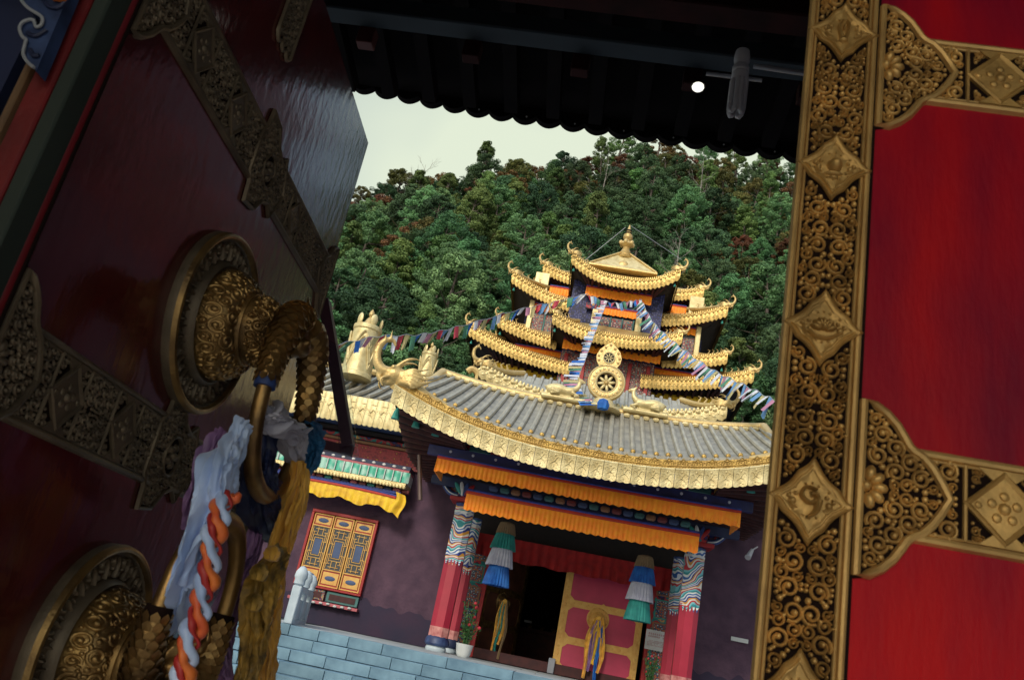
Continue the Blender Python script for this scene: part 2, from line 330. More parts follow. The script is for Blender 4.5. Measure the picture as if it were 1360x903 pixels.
def dome(mb, x, y, r, ht, mp, h0=0., n=7, sx=1., sy=1., ang=0.):
    vs = []
    for rr, hh in ((1, 0), (.75, .62), (.38, .92)):
        for k in range(n):
            a = 2*pi*k/n; u, v = rr*r*sx*cos(a), rr*r*sy*sin(a)
            vs.append(mp(x+u*cos(ang)-v*sin(ang), y+u*sin(ang)+v*cos(ang), h0+ht*hh))
    vs.append(mp(x, y, h0+ht)); fs = []
    for j in range(2):
        for k in range(n): fs.append((j*n+k, j*n+(k+1) % n, (j+1)*n+(k+1) % n, (j+1)*n+k))
    for k in range(n): fs.append((2*n+k, 2*n+(k+1) % n, 3*n))
    mb.add(vs, fs)
def polydist(poly, P):
    """positive inside"""
    P = np.asarray(P, float); n = len(poly); d = np.full(len(P), 1e9); ins = np.zeros(len(P), bool)
    for i in range(n):
        a = np.array(poly[i], float); b = np.array(poly[(i+1) % n], float); ab = b-a; t = np.clip(((P-a)@ab)/(ab@ab+1e-12), 0, 1)
        d = np.minimum(d, np.hypot(*(P-(a+t[:, None]*ab)).T))
        c = ((a[1] > P[:, 1]) != (b[1] > P[:, 1])); x = (b[0]-a[0])*(P[:, 1]-a[1])/((b[1]-a[1]) if abs(b[1]-a[1]) > 1e-12 else 1e-12)+a[0]
        ins ^= c & (P[:, 0] < x)
    return np.where(ins, d, -d)
def filigree(mb, distf, bbox, rmax, rmin, mp, ht, seed=1, mirror=None, h0=0., tries=2200, fat=1.3):
    rg = np.random.default_rng(seed); x0, x1, y0, y1 = bbox; CXs = np.zeros((0, 3)); out = []
    if mirror and mirror[0] == 'x': x0 = mirror[1]
    if mirror and mirror[0] == 'y': y0 = mirror[1]
    lv = 5
    for li in range(lv):
        r = rmax*(rmin/rmax)**(li/(lv-1))
        Pn = np.stack([rg.uniform(x0, x1, tries*(1+li)), rg.uniform(y0, y1, tries*(1+li))], 1)
        D = distf(Pn)
        if mirror: D = np.minimum(D, (Pn[:, 0]-mirror[1]) if mirror[0] == 'x' else (Pn[:, 1]-mirror[1]))
        Pn = Pn[D > r*.9]
        for p in Pn:
            if len(CXs) and np.min(np.hypot(CXs[:, 0]-p[0], CXs[:, 1]-p[1])-CXs[:, 2]) < r*.92: continue
            CXs = np.vstack([CXs, [p[0], p[1], r]]); out.append((p[0], p[1], r, li, rg.uniform(0, 2*pi), 1 if rg.random() < .5 else -1))
    for (x, y, r, li, a0, ch) in out:
        reps = [(x, y, a0, ch)]
        if mirror: reps.append((2*mirror[1]-x, y, pi-a0, -ch) if mirror[0] == 'x' else (x, 2*mirror[1]-y, -a0, -ch))
        for (cx, cy, a, c) in reps:
            if li >= 3: dome(mb, cx, cy, r*1.05, ht*.8, mp, h0, 6); continue
            n = 15; pts = []; wd = []; hs = []
            for k in range(n+1):
                t = k/n; rr = r*(1.0-.62*t**1.5); th = a+c*t*2*pi*1.28
                pts.append((cx+rr*cos(th), cy+rr*sin(th))); wd.append(r*.175*fat*(1-.2*t)); hs.append(ht*(.75+.25*t))
            ridge(mb, pts, wd, hs, mp, False, h0)
            e = pts[-1]; dome(mb, e[0]*.6+cx*.4, e[1]*.6+cy*.4, r*.34*fat, ht*1.15, mp, h0, 6)
            dome(mb, cx+r*1.02*cos(a-c*.5), cy+r*1.02*sin(a-c*.5), r*.26*fat, ht*.9, mp, h0, 6, 1.4, .8, a)
def ogee(x0, zc, dirx, base=.135, cusp=.068, tip=.128, half=.068):
    """onion arch that ends a hinge band; x0 is the straight side"""
    up = [(0, base), (.018, base*.965), (.036, base*.88), (.052, base*.76), (.064, base*.62), (.071, half+.004), (.078, half*.97), (.092, half*.86), (.106, half*.64), (.119, half*.34), (.131, 0)]
    pts = [(x0+dirx*a, zc+b) for a, b in up]+[(x0+dirx*a, zc-b) for a, b in up[-2::-1]]
    return pts
def plate(mb, poly, h, mp=leafmap):
    n = len(poly); c = np.mean(np.array(poly), 0)
    vs = [mp(p[0], p[1], h) for p in poly]+[mp(p[0], p[1], 0) for p in poly]
    mb.add(vs, [tuple(range(n))]+[(i, (i+1) % n, (i+1) % n+n, i+n) for i in range(n)])
def diamond_poly(cx, cz, a, b, wav=.10, n=15):
    cor = [(a, 0), (0, b), (-a, 0), (0, -b)]; pts = []
    for i in range(4):
        p, q = cor[i], cor[(i+1) % 4]
        for k in range(n):
            t = k/n; x = p[0]+(q[0]-p[0])*t; z = p[1]+(q[1]-p[1])*t
            s = 1-.05*sin(pi*t)-.10*abs(cos(1.5*pi*t))*sin(pi*t)**.5+.03*sin(pi*t)
            pts.append((cx+x*s, cz+z*s))
    return pts
def medallion(parent, cx, cz, a, b, kind, m, mp=leafmap, h0=.006, sc=1.):
    mb = MB(); P = diamond_poly(cx, cz, a, b); n = len(P)
    rings = [(1., 0), (1., .006), (.955, .0075), (.93, .0045), (.82, .0035), (.78, .0065), (.73, .0065), (.69, .004), (.45, .0045), (.2, .0055)]
    vs = []
    for q, h in rings:
        for p in P: vs.append(mp(cx+(p[0]-cx)*q, cz+(p[1]-cz)*q, h0+h))
    fs = [(j*n+k, j*n+(k+1) % n, (j+1)*n+(k+1) % n, (j+1)*n+k) for j in range(len(rings)-1) for k in range(n)]
    fs.append(tuple((len(rings)-1)*n+k for k in range(n))); mb.add(vs, fs)
    H = h0+.0045; S = a
    def bl(x, z, r, ht, sx=1, sy=1, an=0): dome(mb, cx+x*S, cz+z*S, r*S, ht, mp, H, 10, sx, sy, an)
    def cur(pts, w0, w1, ht):
        q = smooth_path(pts, 4); m_ = len(q); ridge(mb, [(cx+p[0]*S, cz+p[1]*S) for p in q], [(w0+(w1-w0)*i/(m_-1))*S for i in range(m_)], ht, mp, False, H)
    for sx in (-1, 1):
        bl(sx*.42, -.06, .09, .006); bl(sx*.52, .04, .06, .005); bl(sx*.36, .12, .06, .005); cur([(sx*.3, -.2), (sx*.45, -.12), (sx*.5, .02)], .04, .02, .004)
    if kind == 'vase':
        cur([(-.06, .34), (-.14, .15), (-.1, -.1), (-.03, -.3)], .03, .07, .010); cur([(.06, .34), (.14, .15), (.1, -.1), (.03, -.3)], .03, .07, .010)
        bl(0, -.34, .12, .009, 1.2, .6); bl(0, .12, .06, .012, .7, 2.2)
    elif kind == 'jewel':
        bl(0, 0, .21, .020); bl(0, -.24, .19, .008, 1.3, .4); bl(0, -.36, .12, .006, 1.2, .5); bl(0, .24, .07, .006)
    elif kind == 'lotus':
        for i in range(7):
            t = radians(20+i*23.3); bl(.2*cos(t), -.12+.22*sin(t), .1, .012, 1.7, .7, t)
        cur([(-.36, -.16), (-.15, -.3), (.15, -.3), (.36, -.16)], .05, .05, .010); bl(0, -.02, .1, .015)
    elif kind == 'conch':
        cur([(.1, .26), (-.14, .3), (-.24, .08), (-.05, -.06), (.14, .04), (.08, .16), (-.04, .14)], .04, .07, .013)
        cur([(.16, .02), (.14, -.18), (.02, -.34), (-.1, -.42)], .12, .03, .014)
    else:
        for i in range(8):
            t = 2*pi*i/8; bl(.2*cos(t), .2*sin(t), .09, .009, 1.6, .7, t)
        bl(0, 0, .12, .013)
    for i in range(14):
        t = 2*pi*i/14+.2; bl(.5*cos(t)*(1 if abs(cos(t)) > .5 else .7), .42*sin(t), .035, .003)
    o = mb.build('medallion', m, parent, ang=60); return o

def hinge_band(parent, x0, x1, zc, half, m, mr_, seed, r=(.0125, .0034), diamonds=(), dark=False, wing=None, ogs=()):
    """brass band along x with rims, filigree, diamond plates and ogee ends"""
    back = MB(); fil = MB()
    poly = [(x0, zc-half), (x1, zc-half), (x1, zc+half), (x0, zc+half)]
    back.box(x0, x1, -.002, 0, zc-half, zc+half)
    holes = [(d, .060) for d in diamonds]
    def dist(P):
        D = polydist(poly, P)-.009
        for d, hw in holes: D = np.minimum(D, np.abs(P[:, 0]-d)-hw)
        for (ox, dr) in ogs:
            og = ogee(ox, zc, dr, half=half); D = np.minimum(D, -polydist(og, P)-.004)
        return D
    filigree(fil, dist, (x0, x1, zc-half, zc+half), r[0], r[1], leafmap, .005, seed, ('y', zc), .002)
    for d, hw in holes:           # small lattice corners beside the diamond
        dm = [(d-hw*.95, zc), (d, zc+half*.98), (d+hw*.95, zc), (d, zc-half*.98)]
        sq = [(d-hw*.8, zc-half*.84), (d+hw*.8, zc-half*.84), (d+hw*.8, zc+half*.84), (d-hw*.8, zc+half*.84)]
        filigree(fil, lambda P: np.minimum(polydist(sq, P), -polydist(dm, P))-.003, (d-hw, d+hw, zc-half, zc+half), .006, .0028, leafmap, .004, seed+5, ('y', zc), .002, 900)
    back.build('shade_plate', M['back'], parent, smooth=False)  # black sheet whose colour gives the filigree holes their shade
    tag(fil.build('filigree', m, parent, ang=50), kind='stuff')
    for sg in (-1, 1):
        xr0 = max([x0]+[ox+.076 for ox, dr in ogs if dr > 0]); xr1 = min([x1]+[ox-.076 for ox, dr in ogs if dr < 0])
        rm = MB(); z = zc+sg*(half-.005); ridge(rm, [(xr0+(xr1-xr0)*i/6, z) for i in range(7)], .0075, .010, leafmap)
        ridge(rm, [(xr0+(xr1-xr0)*i/6, z-sg*.0085) for i in range(7)], .003, .006, leafmap)
        rm.build('rim', mr_, parent)
    for d, hw in holes:
        for sg in (-1, 1):
            b = MB(); ridge(b, [(d+sg*hw*.88, zc-half+.012+(2*half-.024)*i/3) for i in range(4)], .0038, .008, leafmap); b.build('crossbar', mr_, parent)
        q = MB(); a = hw*.95; bb = half*.80
        rings = [(1, 0), (1, .006), (.93, .0085), (.86, .0065), (.8, .0045), (.3, .005)]; P4 = [(a, 0), (a*.5, bb*.5), (0, bb), (-a*.5, bb*.5), (-a, 0), (-a*.5, -bb*.5), (0, -bb), (a*.5, -bb*.5)]
        q.add([leafmap(d+p[0]*k, zc+p[1]*k, .002+h) for k, h in rings for p in P4], [(j*8+i, j*8+(i+1) % 8, (j+1)*8+(i+1) % 8, (j+1)*8+i) for j in range(5) for i in range(8)]+[tuple(40+i for i in range(8))])
        for i in range(5):
            t = 2*pi*i/5+pi/2; dome(q, d+.018*cos(t), zc+.018*sin(t), .008, .005, leafmap, .006, 8)
        dome(q, d, zc, .010, .008, leafmap, .006, 8)
        for sx in (-1, 1): dome(q, d+sx*.036, zc, .006, .004, leafmap, .006, 7)
        q.build('diamond_plate', M['brassm'] if m is M['brass'] else m, parent, ang=30)
        for sg in (-1, 1):       # half diamonds along the rails
            t = MB(); zz = zc+sg*(half-.012); plate(t, [(d-hw*.6, zz), (d+hw*.6, zz), (d+hw*.12, zz-sg*half*.34), (d-hw*.12, zz-sg*half*.34)][::sg], .007); t.build('corner_plate', M['brassm'] if m is M['brass'] else m, parent, ang=20)
def ogee_part(parent, x0, zc, dr, half, m, mr_, seed, base=.135, r=(.0138, .0038), sc=1.):
    og = ogee(x0, zc, dr, base, half=half)
    b = MB(); plate(b, og if dr > 0 else og[::-1], .003); b.build('shade_plate', M['back'], parent, smooth=False)
    f = MB(); fl = 6; 
    cxf = x0+dr*.012
    def dist(P): return np.minimum(polydist(og, P)-.009, np.hypot(P[:, 0]-cxf, P[:, 1]-zc)-.034)
    filigree(f, dist, (min(p[0] for p in og), max(p[0] for p in og), zc-base, zc+base), r[0]*.95, r[1], leafmap, .006, seed, ('y', zc), .003)
    for i in range(5):          # half rosette against the straight side
        t = radians(-76+38*i); dome(f, cxf+dr*.019*cos(t), zc+.021*sin(t), .0098, .010, leafmap, .003, 9, 1.3, .85, atan2(sin(t), dr*cos(t)))
    dome(f, cxf-dr*.002, zc, .009, .012, leafmap, .003, 9)
    tag(f.build('filigree', m, parent, ang=50), kind='stuff')
    rm = MB(); c = np.mean(np.array(og), 0)
    pts = [(p[0]+(c[0]-p[0])*.035, p[1]+(c[1]-p[1])*.035) for p in og]
    dense = []
    for i in range(len(pts)): dense.append(pts[i])
    ridge(rm, dense[:], .0078, .0125, leafmap, True)
    rm.build('rim', mr_, parent)
# ================================================================== SETTING: ground, terrace, steps
g = MB(); g.add([(-600, -60, GZ), (600, -60, GZ), (600, 900, GZ), (-600, 900, GZ)], [(0, 1, 2, 3)])
g.build('ground', M['ground'], kind='structure', smooth=False)
TZ = -.265; TY = 14.0
st = MB(); rise = (TZ-GZ)/8
for k in range(8): st.box(-6.2, 9, TY-.3*k+.05, TY-.3*k+.5, GZ, TZ-rise*k-.012)
st.box(-14, 14, TY+.08, 32, GZ, TZ-.012)
stairs = tag(st.build('stone_steps', M['joint'], kind='structure', smooth=False), 'blue grey stone steps and terrace below the temple porch')
BASE[stairs] = Vector((0, 0, 0))
blk = [MB().box(-.5, .5, -.5, .5, -.5, .5).mesh('stone_block', smooth=False)]
def cham_mesh(name, x, y, z, ch): return MB().box(-x/2, x/2, -y/2, y/2, -z/2, z/2, ch).mesh(name, smooth=False)
for row in range(8):
    z1 = TZ-rise*row; yf = TY-.3*row; x = -4.22+random.uniform(-.4, 0)
    x = -5.7-random.uniform(0, .5)
    while x < 3.4 - row*.25:
        wd = random.uniform(.35, .84)*(1 if row else 1.3); wd = round(wd/.07)*.07
        xe = x+wd
        hgt = rise-.008
        key = 'stone_block_%d' % int(round(wd*100))
        if key not in MATS: MATS[key] = cham_mesh('stone_block', wd-.009, .34, hgt, .004); MATS[key].materials.append(M['stone'])
        inst('stone_block', MATS[key], stairs, (x+wd/2, yf+.17+random.uniform(-.008, .008), z1-hgt/2-.001+random.uniform(-.004, .003)))
        x = xe
key = None
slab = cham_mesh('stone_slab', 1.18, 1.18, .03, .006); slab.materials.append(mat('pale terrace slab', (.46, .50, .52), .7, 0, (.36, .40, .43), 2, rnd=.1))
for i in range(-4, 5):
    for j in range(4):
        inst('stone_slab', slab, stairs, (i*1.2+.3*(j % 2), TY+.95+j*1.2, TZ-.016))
# hill terrain
def ridge_el(az):           # elevation angle of the bare ridge as seen from the gate, by azimuth
    pts = [(-70, 20), (-40, 24), (-22, 24.4), (-17, 25.6), (-13, 27.6), (-9, 29.6), (-5, 31.4), (2, 32.8), (10, 31.2), (14, 29.5), (15.6, 17), (20.5, 16), (23, 31), (40, 34), (80, 30)]
    return float(np.interp(degrees_(az), [p[0] for p in pts], [p[1] for p in pts]))
def degrees_(a): return a*180/pi
RY = 108.
def hillz(x, y):
    az = atan2(x, RY); top = hypot(x*.9, RY)*math.tan(radians(ridge_el(az)))
    t = (y-40)/(RY-40)
    n = 1.6*sin(x*.13+y*.05)+1.1*sin(x*.31+1.3)+.9*sin(y*.23+x*.11)
    if t < 0: return GZ
    if t <= 1: return GZ+(top-GZ)*t**1.05+n*min(1, t*4)*.7
    return GZ+(top-GZ)*max(0., 1-.25*(t-1))+n*.7
hm = MB(); hm.grid(lambda u, v: ((-150+300*u), 39.5+v*160, hillz(-150+300*u, 39.5+v*160)-(.3 if v == 0 else 0)), 90, 60)
hm.build('hillside', M['soil'], kind='structure')
M['gred'] = mat('shaded red timber', (.040, .010, .010), .8, 0, (.02, .007, .007), 6, spec=.15)  # red darkened further, the gate's shade put into the colour
# ================================================================== THE GATE: porch roof, beams, jambs
BX = .02
gate = empty('gatehouse', (0, 1.2, GZ), 'dark timber gatehouse whose beams and scalloped tile eave hang over the view', 'gatehouse')
def eavez(x): return 3.452+.035*((-x/2.15)**2 if x < 0 else 0)-.004*x+ .05*max(0, (-x-1.2))
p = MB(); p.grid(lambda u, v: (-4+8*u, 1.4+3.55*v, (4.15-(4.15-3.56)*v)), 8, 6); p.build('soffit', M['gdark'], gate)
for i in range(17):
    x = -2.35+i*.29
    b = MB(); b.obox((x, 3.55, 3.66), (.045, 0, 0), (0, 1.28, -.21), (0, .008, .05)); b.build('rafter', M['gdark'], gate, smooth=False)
b = MB(); b.box(-4, 4, 3.72, 3.86, 3.17, 3.285, .01); b.build('tie_beam', M['navyb'] if 'navyb' in M else mat('slate blue beam', (.022, .034, .048), .8), gate)
b = MB(); b.box(-4, 4, 3.40, 3.56, 3.20, 3.40, .01); b.build('red_beam', M['gred'], gate)
b = MB(); b.box(-4, 4, 2.9, 3.05, 3.15, 3.5, .01); b.build('upper_beam', M['gdark'], gate)
for i in range(6):
    x = -1.66+i*.63
    b = MB(); b.box(x-.05, x+.05, 3.87, 3.95, 3.08, 3.19, .006); b.build('peg', mat('faded red peg %d' % i, (.10, .02, .02), .7) if i == 0 else M['gred'], gate)
# scalloped tile edge of the inner eave: one drip tile per scallop
for i in range(30):
    x = -2.55+i*.172; z = eavez(x)
    t = MB(); n = 10
    poly = [(x-.086, z+.13)]+[(x-.086+.172*k/n, z+.040-.046*sin(pi*k/n)**.8) for k in range(n+1)]+[(x+.086, z+.13)]
    t.prism(poly, 4.96, 5.02); t.build('drip_tile', M['gdark'], gate, smooth=False)
    if i % 2 == 0:
        t = MB(); t.ball((x+.02, 4.955, z+.022), .006, 6, 4); t.build('nail_head', M['white'], gate)
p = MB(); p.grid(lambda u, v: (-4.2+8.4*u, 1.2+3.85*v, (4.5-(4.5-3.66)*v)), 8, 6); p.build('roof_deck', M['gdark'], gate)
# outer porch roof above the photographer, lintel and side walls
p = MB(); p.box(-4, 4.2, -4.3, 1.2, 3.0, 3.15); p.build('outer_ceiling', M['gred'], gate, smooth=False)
p = MB(); p.box(-4, 4.2, 1.10, 1.22, 1.80, 4.4); p.build('lintel', M['gred'], gate, smooth=False)
p = MB(); p.box(-4.0, -1.06, 1.12, 1.30, GZ, 1.8); p.build('wall_panel', M['navy'], gate, smooth=False)
p = MB(); p.box(1.65, 4.2, 1.27, 1.40, GZ, 1.8); p.build('wall_panel', M['gred'], gate, smooth=False)
p = MB(); p.box(-4.0, -3.9, -2.6, 4.9, GZ, 3.5); p.build('side_wall', M['gred'], gate, smooth=False)
p = MB(); p.box(3.9, 4.0, -2.6, 4.9, GZ, 3.5); p.build('side_wall', M['gred'], gate, smooth=False)
# jamb strips at the far left
def strip(name, xa, xb, y, dep, m):
    q = MB(); q.box(xa, xb, y, y+dep, GZ, 1.79, .004); q.build(name, m, gate)
strip('jamb_green', -.936, -.906, 1.075, .05, M['jgreen'])
strip('jamb_red', -.975, -.934, 1.070, .06, M['jred'])
strip('jamb_edge', -.990, -.977, 1.062, .07, M['jgold'])
strip('jamb_back', -.945, -.900, 1.13, .012, M['back'])
p = MB(); p.box(-1.62, -1.50, -.85, 1.10, GZ, 3.0); p.build('jamb_sun_block', M['darkred'], gate, smooth=False)  # added unseen slab that keeps the sun off the left jamb
M['dull'] = mat('shaded white paint', (.34, .36, .40), .7)  # white dimmed so the bracket's shade sits in its paint
# painted cloud bracket, a carved board with raised white outlines
cb = empty('cloud_bracket', (-1.12, 1.03, .62), 'blue painted wooden cloud scroll with white outline beside the red jamb', 'carved bracket')
def J(x, y, Y=1.03): return A(x, y, Y)
outl = [(-60, -60), (20, -60), (24, -12), (34, 8), (50, 19), (56, 24), (55, 33), (48, 36), (45, 28), (40, 26), (30, 30), (26, 38), (29, 48), (35, 53), (33, 60), (31, 72), (36, 82), (45, 90), (49, 84), (84, 2), (110, -60)]
sp = smooth_path([J(*q) for q in outl], 3)
fb = MB(); loop = [(q[0], q[2]) for q in sp]; fb.prism(loop, 1.035, 1.06); fb.build('board', mat('shaded blue paint', (.035, .070, .19), .7, 0, (.010, .022, .07), 22), cb, smooth=False)  # board's blue dimmed too, shade put into the paint
for a_, b_, nm in ((1, 9, 'outline'), (9, 13, 'outline'), (13, 17, 'outline')):
    q = smooth_path([J(*t_, 1.03) for t_ in outl[a_:b_+1]], 5); t = MB(); t.tube(q, .0028, 6); t.build(nm, M['dull'], cb)
for pts in ([(48, -30), (60, 4), (78, 10), (95, -8)], [(36, 44), (48, 48), (62, 40)], [(40, 66), (44, 74), (52, 74)]):
    q = smooth_path([J(*t_, 1.032) for t_ in pts], 5); t = MB(); t.tube(q, .0035, 6); t.build('inner_scroll', M['navy'], cb)
t = MB(); q = A(80, -2, 1.03); t.box(q[0]-.012, q[0]+.012, 1.02, 1.034, q[2]-.006, q[2]+.02, .002); t.build('corner_plaque', M['orange'], cb)
# ceiling lamp with spiral-less folded tubes, conduit and holder
lamp = empty('ceiling_lamp', (.37, 3.0, 2.56), 'unlit energy saving lamp hanging bare from the dark beam', 'lamp')
ctr = (.375, 3.0)
t = MB(); t.lathe([(.0, .035), (.030, .03), (.034, .0), (.034, -.02), (.028, -.045), (.0, -.045)], (ctr[0], ctr[1], 2.555), 14); t.build('socket', M['plaster'], lamp)
t = MB(); t.lathe([(.0, .0), (.030, .0), (.036, -.012), (.036, -.03), (.030, -.036), (.036, -.042), (.036, -.07), (.028, -.08), (0, -.08)], (ctr[0], ctr[1], 2.51), 14); t.build('ballast', M['plaster'], lamp)
for k in range(4):
    a_ = pi/4+k*pi/2; cx_, cy_ = ctr[0]+.026*cos(a_), ctr[1]+.026*sin(a_); tx, ty = -sin(a_)*.014, cos(a_)*.014
    pts = [(cx_+tx, cy_+ty, 2.43), (cx_+tx, cy_+ty, 2.29), (cx_+tx*.7, cy_+ty*.7, 2.268), (cx_, cy_, 2.26), (cx_-tx*.7, cy_-ty*.7, 2.268), (cx_-tx, cy_-ty, 2.29), (cx_-tx, cy_-ty, 2.43)]
    t = MB(); t.tube(pts, .0105, 8); t.build('lamp_tube', M['plaster'], lamp)
t = MB(); t.tube([(.43, 3.02, 2.535), (1.6, 3.02, 2.50)], .011, 8)
tag(t.build('conduit', M['metalg']), 'thin grey conduit running along the beam beside the lamp', 'pipe')
t = MB(); t.tube([A(938, 98, 3.1), A(1012, 107, 3.1)], .009, 8)
tag(t.build('cross_rod', M['metalg']), 'short metal rod crossing behind the hanging lamp', 'rod')
sp_ = empty('spot_lamp', A(927, 116, 3.2), 'small round lit lamp glowing white under the dark soffit', 'lamp')
c_ = A(927, 116, 3.2); t = MB(); t.ball(c_, (.028, .03, .018), 12, 8); t.build('bulb', M['bulb'], sp_)
t = MB(); t.lathe([(.02, .03), (.034, .02), (.034, .012), (.02, .012)], (c_[0], c_[1]+.01, c_[2]-.002), 12); t.build('lamp_holder', M['dark'], sp_)
cl_ = empty('reflection_blocker', (3.0, 7.6, GZ), 'unseen maroon block added behind the red door to cut the sky reflection on the left leaf', 'light blocker')  # added out of view to keep sky out of the left leaf's reflection
b = MB(); b.box(2.34, 4.6, 5.2, 10.3, GZ, 6.2); b.build('wall', M['maroon'], cl_, smooth=False)
b = MB(); b.box(2.22, 4.8, 5.1, 10.35, 6.2, 6.36, .02); b.build('cornice', M['red'], cl_)
for k in range(4):
    for zz in (-.2, 2.9):
        y0 = 5.7+k*1.15
        b = MB(); b.box(2.29, 2.34, y0, y0+.75, zz, zz+1.2, .01); wf_ = b.build('window', M['red'], cl_); b = MB(); b.box(2.275, 2.29, y0+.08, y0+.67, zz+.08, zz+1.12); b.build('pane', M['inner'], wf_, smooth=False)
# ================================================================== RIGHT LEAF
def leaf(name, loc, rot, ub, label): 
    o = empty(name, loc, label, 'door'); o.rotation_euler = (0, 0, rot); BASE[o] = Vector((ub, 0, GZ)); return o
rl = leaf('gate_door', (.27, 1.25, GZ), 0, .27, 'bright red lacquered gate door with pierced brass bands at the right edge')
q = MB(); q.box(.288, 1.62, 0, .06, GZ, 1.78, .004); q.build('panel', M['redr'], rl)
# vertical stile
s0, s1 = .268, .3865
def sdist(P):
    D = polydist([(s0, GZ), (s1, GZ), (s1, 1.75), (s0, 1.75)], P)-.0165
    for zc in MZ: D = np.minimum(D, (np.abs(P[:, 0]-(s0+s1)/2)/.058+np.abs(P[:, 1]-zc)/.068-1)*.042)
    return D
MZ = [1.425, 1.140, .855, .560, .285, .015, -.25]
q = MB(); q.box(s0, s1, -.003, 0, GZ+.1, 1.75); q.build('shade_plate', M['back'], rl, smooth=False)
q = MB(); filigree(q, sdist, (s0, s1, -.42, 1.72), .0138, .0036, leafmap, .0085, 11, ('x', (s0+s1)/2), .003, 9500, 1.15)
tag(q.build('filigree', M['brass'], rl, ang=50), kind='stuff')
for xx, ww in ((s0+.004, .0062), (s0+.0125, .0032), (s1-.004, .0062), (s1-.0125, .0032)):
    q = MB(); ridge(q, [(xx, GZ+.1+(1.65-GZ)*i/20) for i in range(21)], ww, .010 if ww > .005 else .007, leafmap, h0=.002); q.build('rim', M['brassb'], rl)
for zc, kd in zip(MZ, ['wheel', 'vase', 'jewel', 'lotus', 'conch', 'wheel', 'vase']):
    medallion(rl, (s0+s1)/2, zc, .0615, .066, kd, M['brassm'])
q = MB(); q.box(s1+.0002, s1+.0065, -.004, 0, GZ+.1, 1.75); q.build('dark_strip', M['back'], rl, smooth=False)  # raised black strip in place of the gap's shade
for zc, sd in ((1.082, 21), (.323, 31)):
    hinge_band(rl, .395, 1.55, zc, .068, M['brass'], M['brassb'], sd, (.0130, .0036), (.598, .86, 1.12, 1.38), ogs=[(.3945, 1)])
    ogee_part(rl, .3945, zc, 1, .068, M['brass'], M['brassb'], sd+3)
# ================================================================== LEFT LEAF (open, seen steeply)
ub = 1.16; lp = LD*ub-LN*LDIST
ll = leaf('gate_door', (lp[0], lp[1], GZ), atan2(LD[1], LD[0]), ub, 'gate door, its red darkened for shade, standing open at the left with two brass knockers')
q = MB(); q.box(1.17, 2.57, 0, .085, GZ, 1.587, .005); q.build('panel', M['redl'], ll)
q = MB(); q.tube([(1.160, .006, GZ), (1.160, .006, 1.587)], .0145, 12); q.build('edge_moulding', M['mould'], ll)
def wing(parent, xc, zc, sd):
    half = .135
    pl_ = [(xc-.035, zc+half), (xc-.012, zc+half*.55), (xc+.03, zc+.085), (xc+.075, zc+.055), (xc+.115, zc+.08), (xc+.125, zc+.10), (xc+.15, zc)]
    top = [(xc-.075, zc+.06), (xc-.055, zc+.085), (xc-.050, zc+half), (xc+.012, zc+half*.93), (xc+.045, zc+half*.62), (xc+.085, zc+.068), (xc+.115, zc+.092), (xc+.14, zc+.05), (xc+.165, zc)]
    poly = top+[(a, 2*zc-b) for a, b in top[-2::-1]]
    b = MB(); plate(b, poly, .004); b.build('shade_plate', M['back'], parent, smooth=False)
    f = MB(); cx_ = xc+.03
    def dist(P): return np.minimum(polydist(poly, P)-.008, np.hypot(P[:, 0]-cx_, P[:, 1]-zc)-.042)
    filigree(f, dist, (xc-.08, xc+.17, zc-half, zc+half), .011, .0036, leafmap, .006, sd, ('y', zc), .004, 1500)
    tag(f.build('filigree', M['brassd'], parent, ang=50), kind='stuff')
    r_ = MB(); c = np.mean(np.array(poly), 0); ridge(r_, [(p[0]+(c[0]-p[0])*.03, p[1]+(c[1]-p[1])*.03) for p in poly], .006, .010, leafmap, True, .002); r_.build('rim', M['brassd'], parent)
    r_ = MB(); ridge(r_, [(cx_+.038*cos(t), zc+.045*sin(t)) for t in np.linspace(0, 2*pi, 18)[:-1]], .004, .008, leafmap, True, .004)
    for i in range(5): t = 2*pi*i/5; dome(r_, cx_+.017*cos(t), zc+.02*sin(t), .011, .010, leafmap, .004, 8)
    dome(r_, cx_, zc, .011, .016, leafmap, .004, 8); r_.build('rosette', M['brassd'], parent)
for zc, sd in ((1.022, 41), (.262, 51)):
    hinge_band(ll, 1.19, 1.80, zc, .078, M['brassd'], M['brassd'], sd, (.0125, .0036), (1.40, 1.62), ogs=[(1.175, 1)])
    hinge_band(ll, 1.90, 2.50, zc, .070, M['brassd'], M['brassd'], sd+1, (.0125, .0036), (2.12,), ogs=[(2.565, -1)])
    ogee_part(ll, 1.176, zc, 1, .078, M['brassd'], M['brassd'], sd+2, .15)
    ogee_part(ll, 2.565, zc, -1, .070, M['brassd'], M['brassd'], sd+3, .135)
    wing(ll, 1.835, zc, sd+4)
poly = [(1.665, 1.58), (1.665, 1.315)]+[(1.665+.11*k/12, 1.315-.016*abs(sin(pi*k/4))-.01) for k in range(13)]+[(1.775, 1.315), (1.775, 1.58)]
b = MB(); plate(b, poly, .003); b.build('shade_plate', M['back'], ll, smooth=False)
f = MB(); filigree(f, lambda P: polydist(poly, P)-.008, (1.66, 1.78, 1.3, 1.58), .0125, .0036, leafmap, .006, 61, ('x', 1.72), .003, 1400); tag(f.build('filigree', M['brassd'], ll, ang=50), kind='stuff')
r_ = MB(); ridge(r_, poly, .005, .009, leafmap, True, .002); r_.build('rim', M['brassd'], ll)
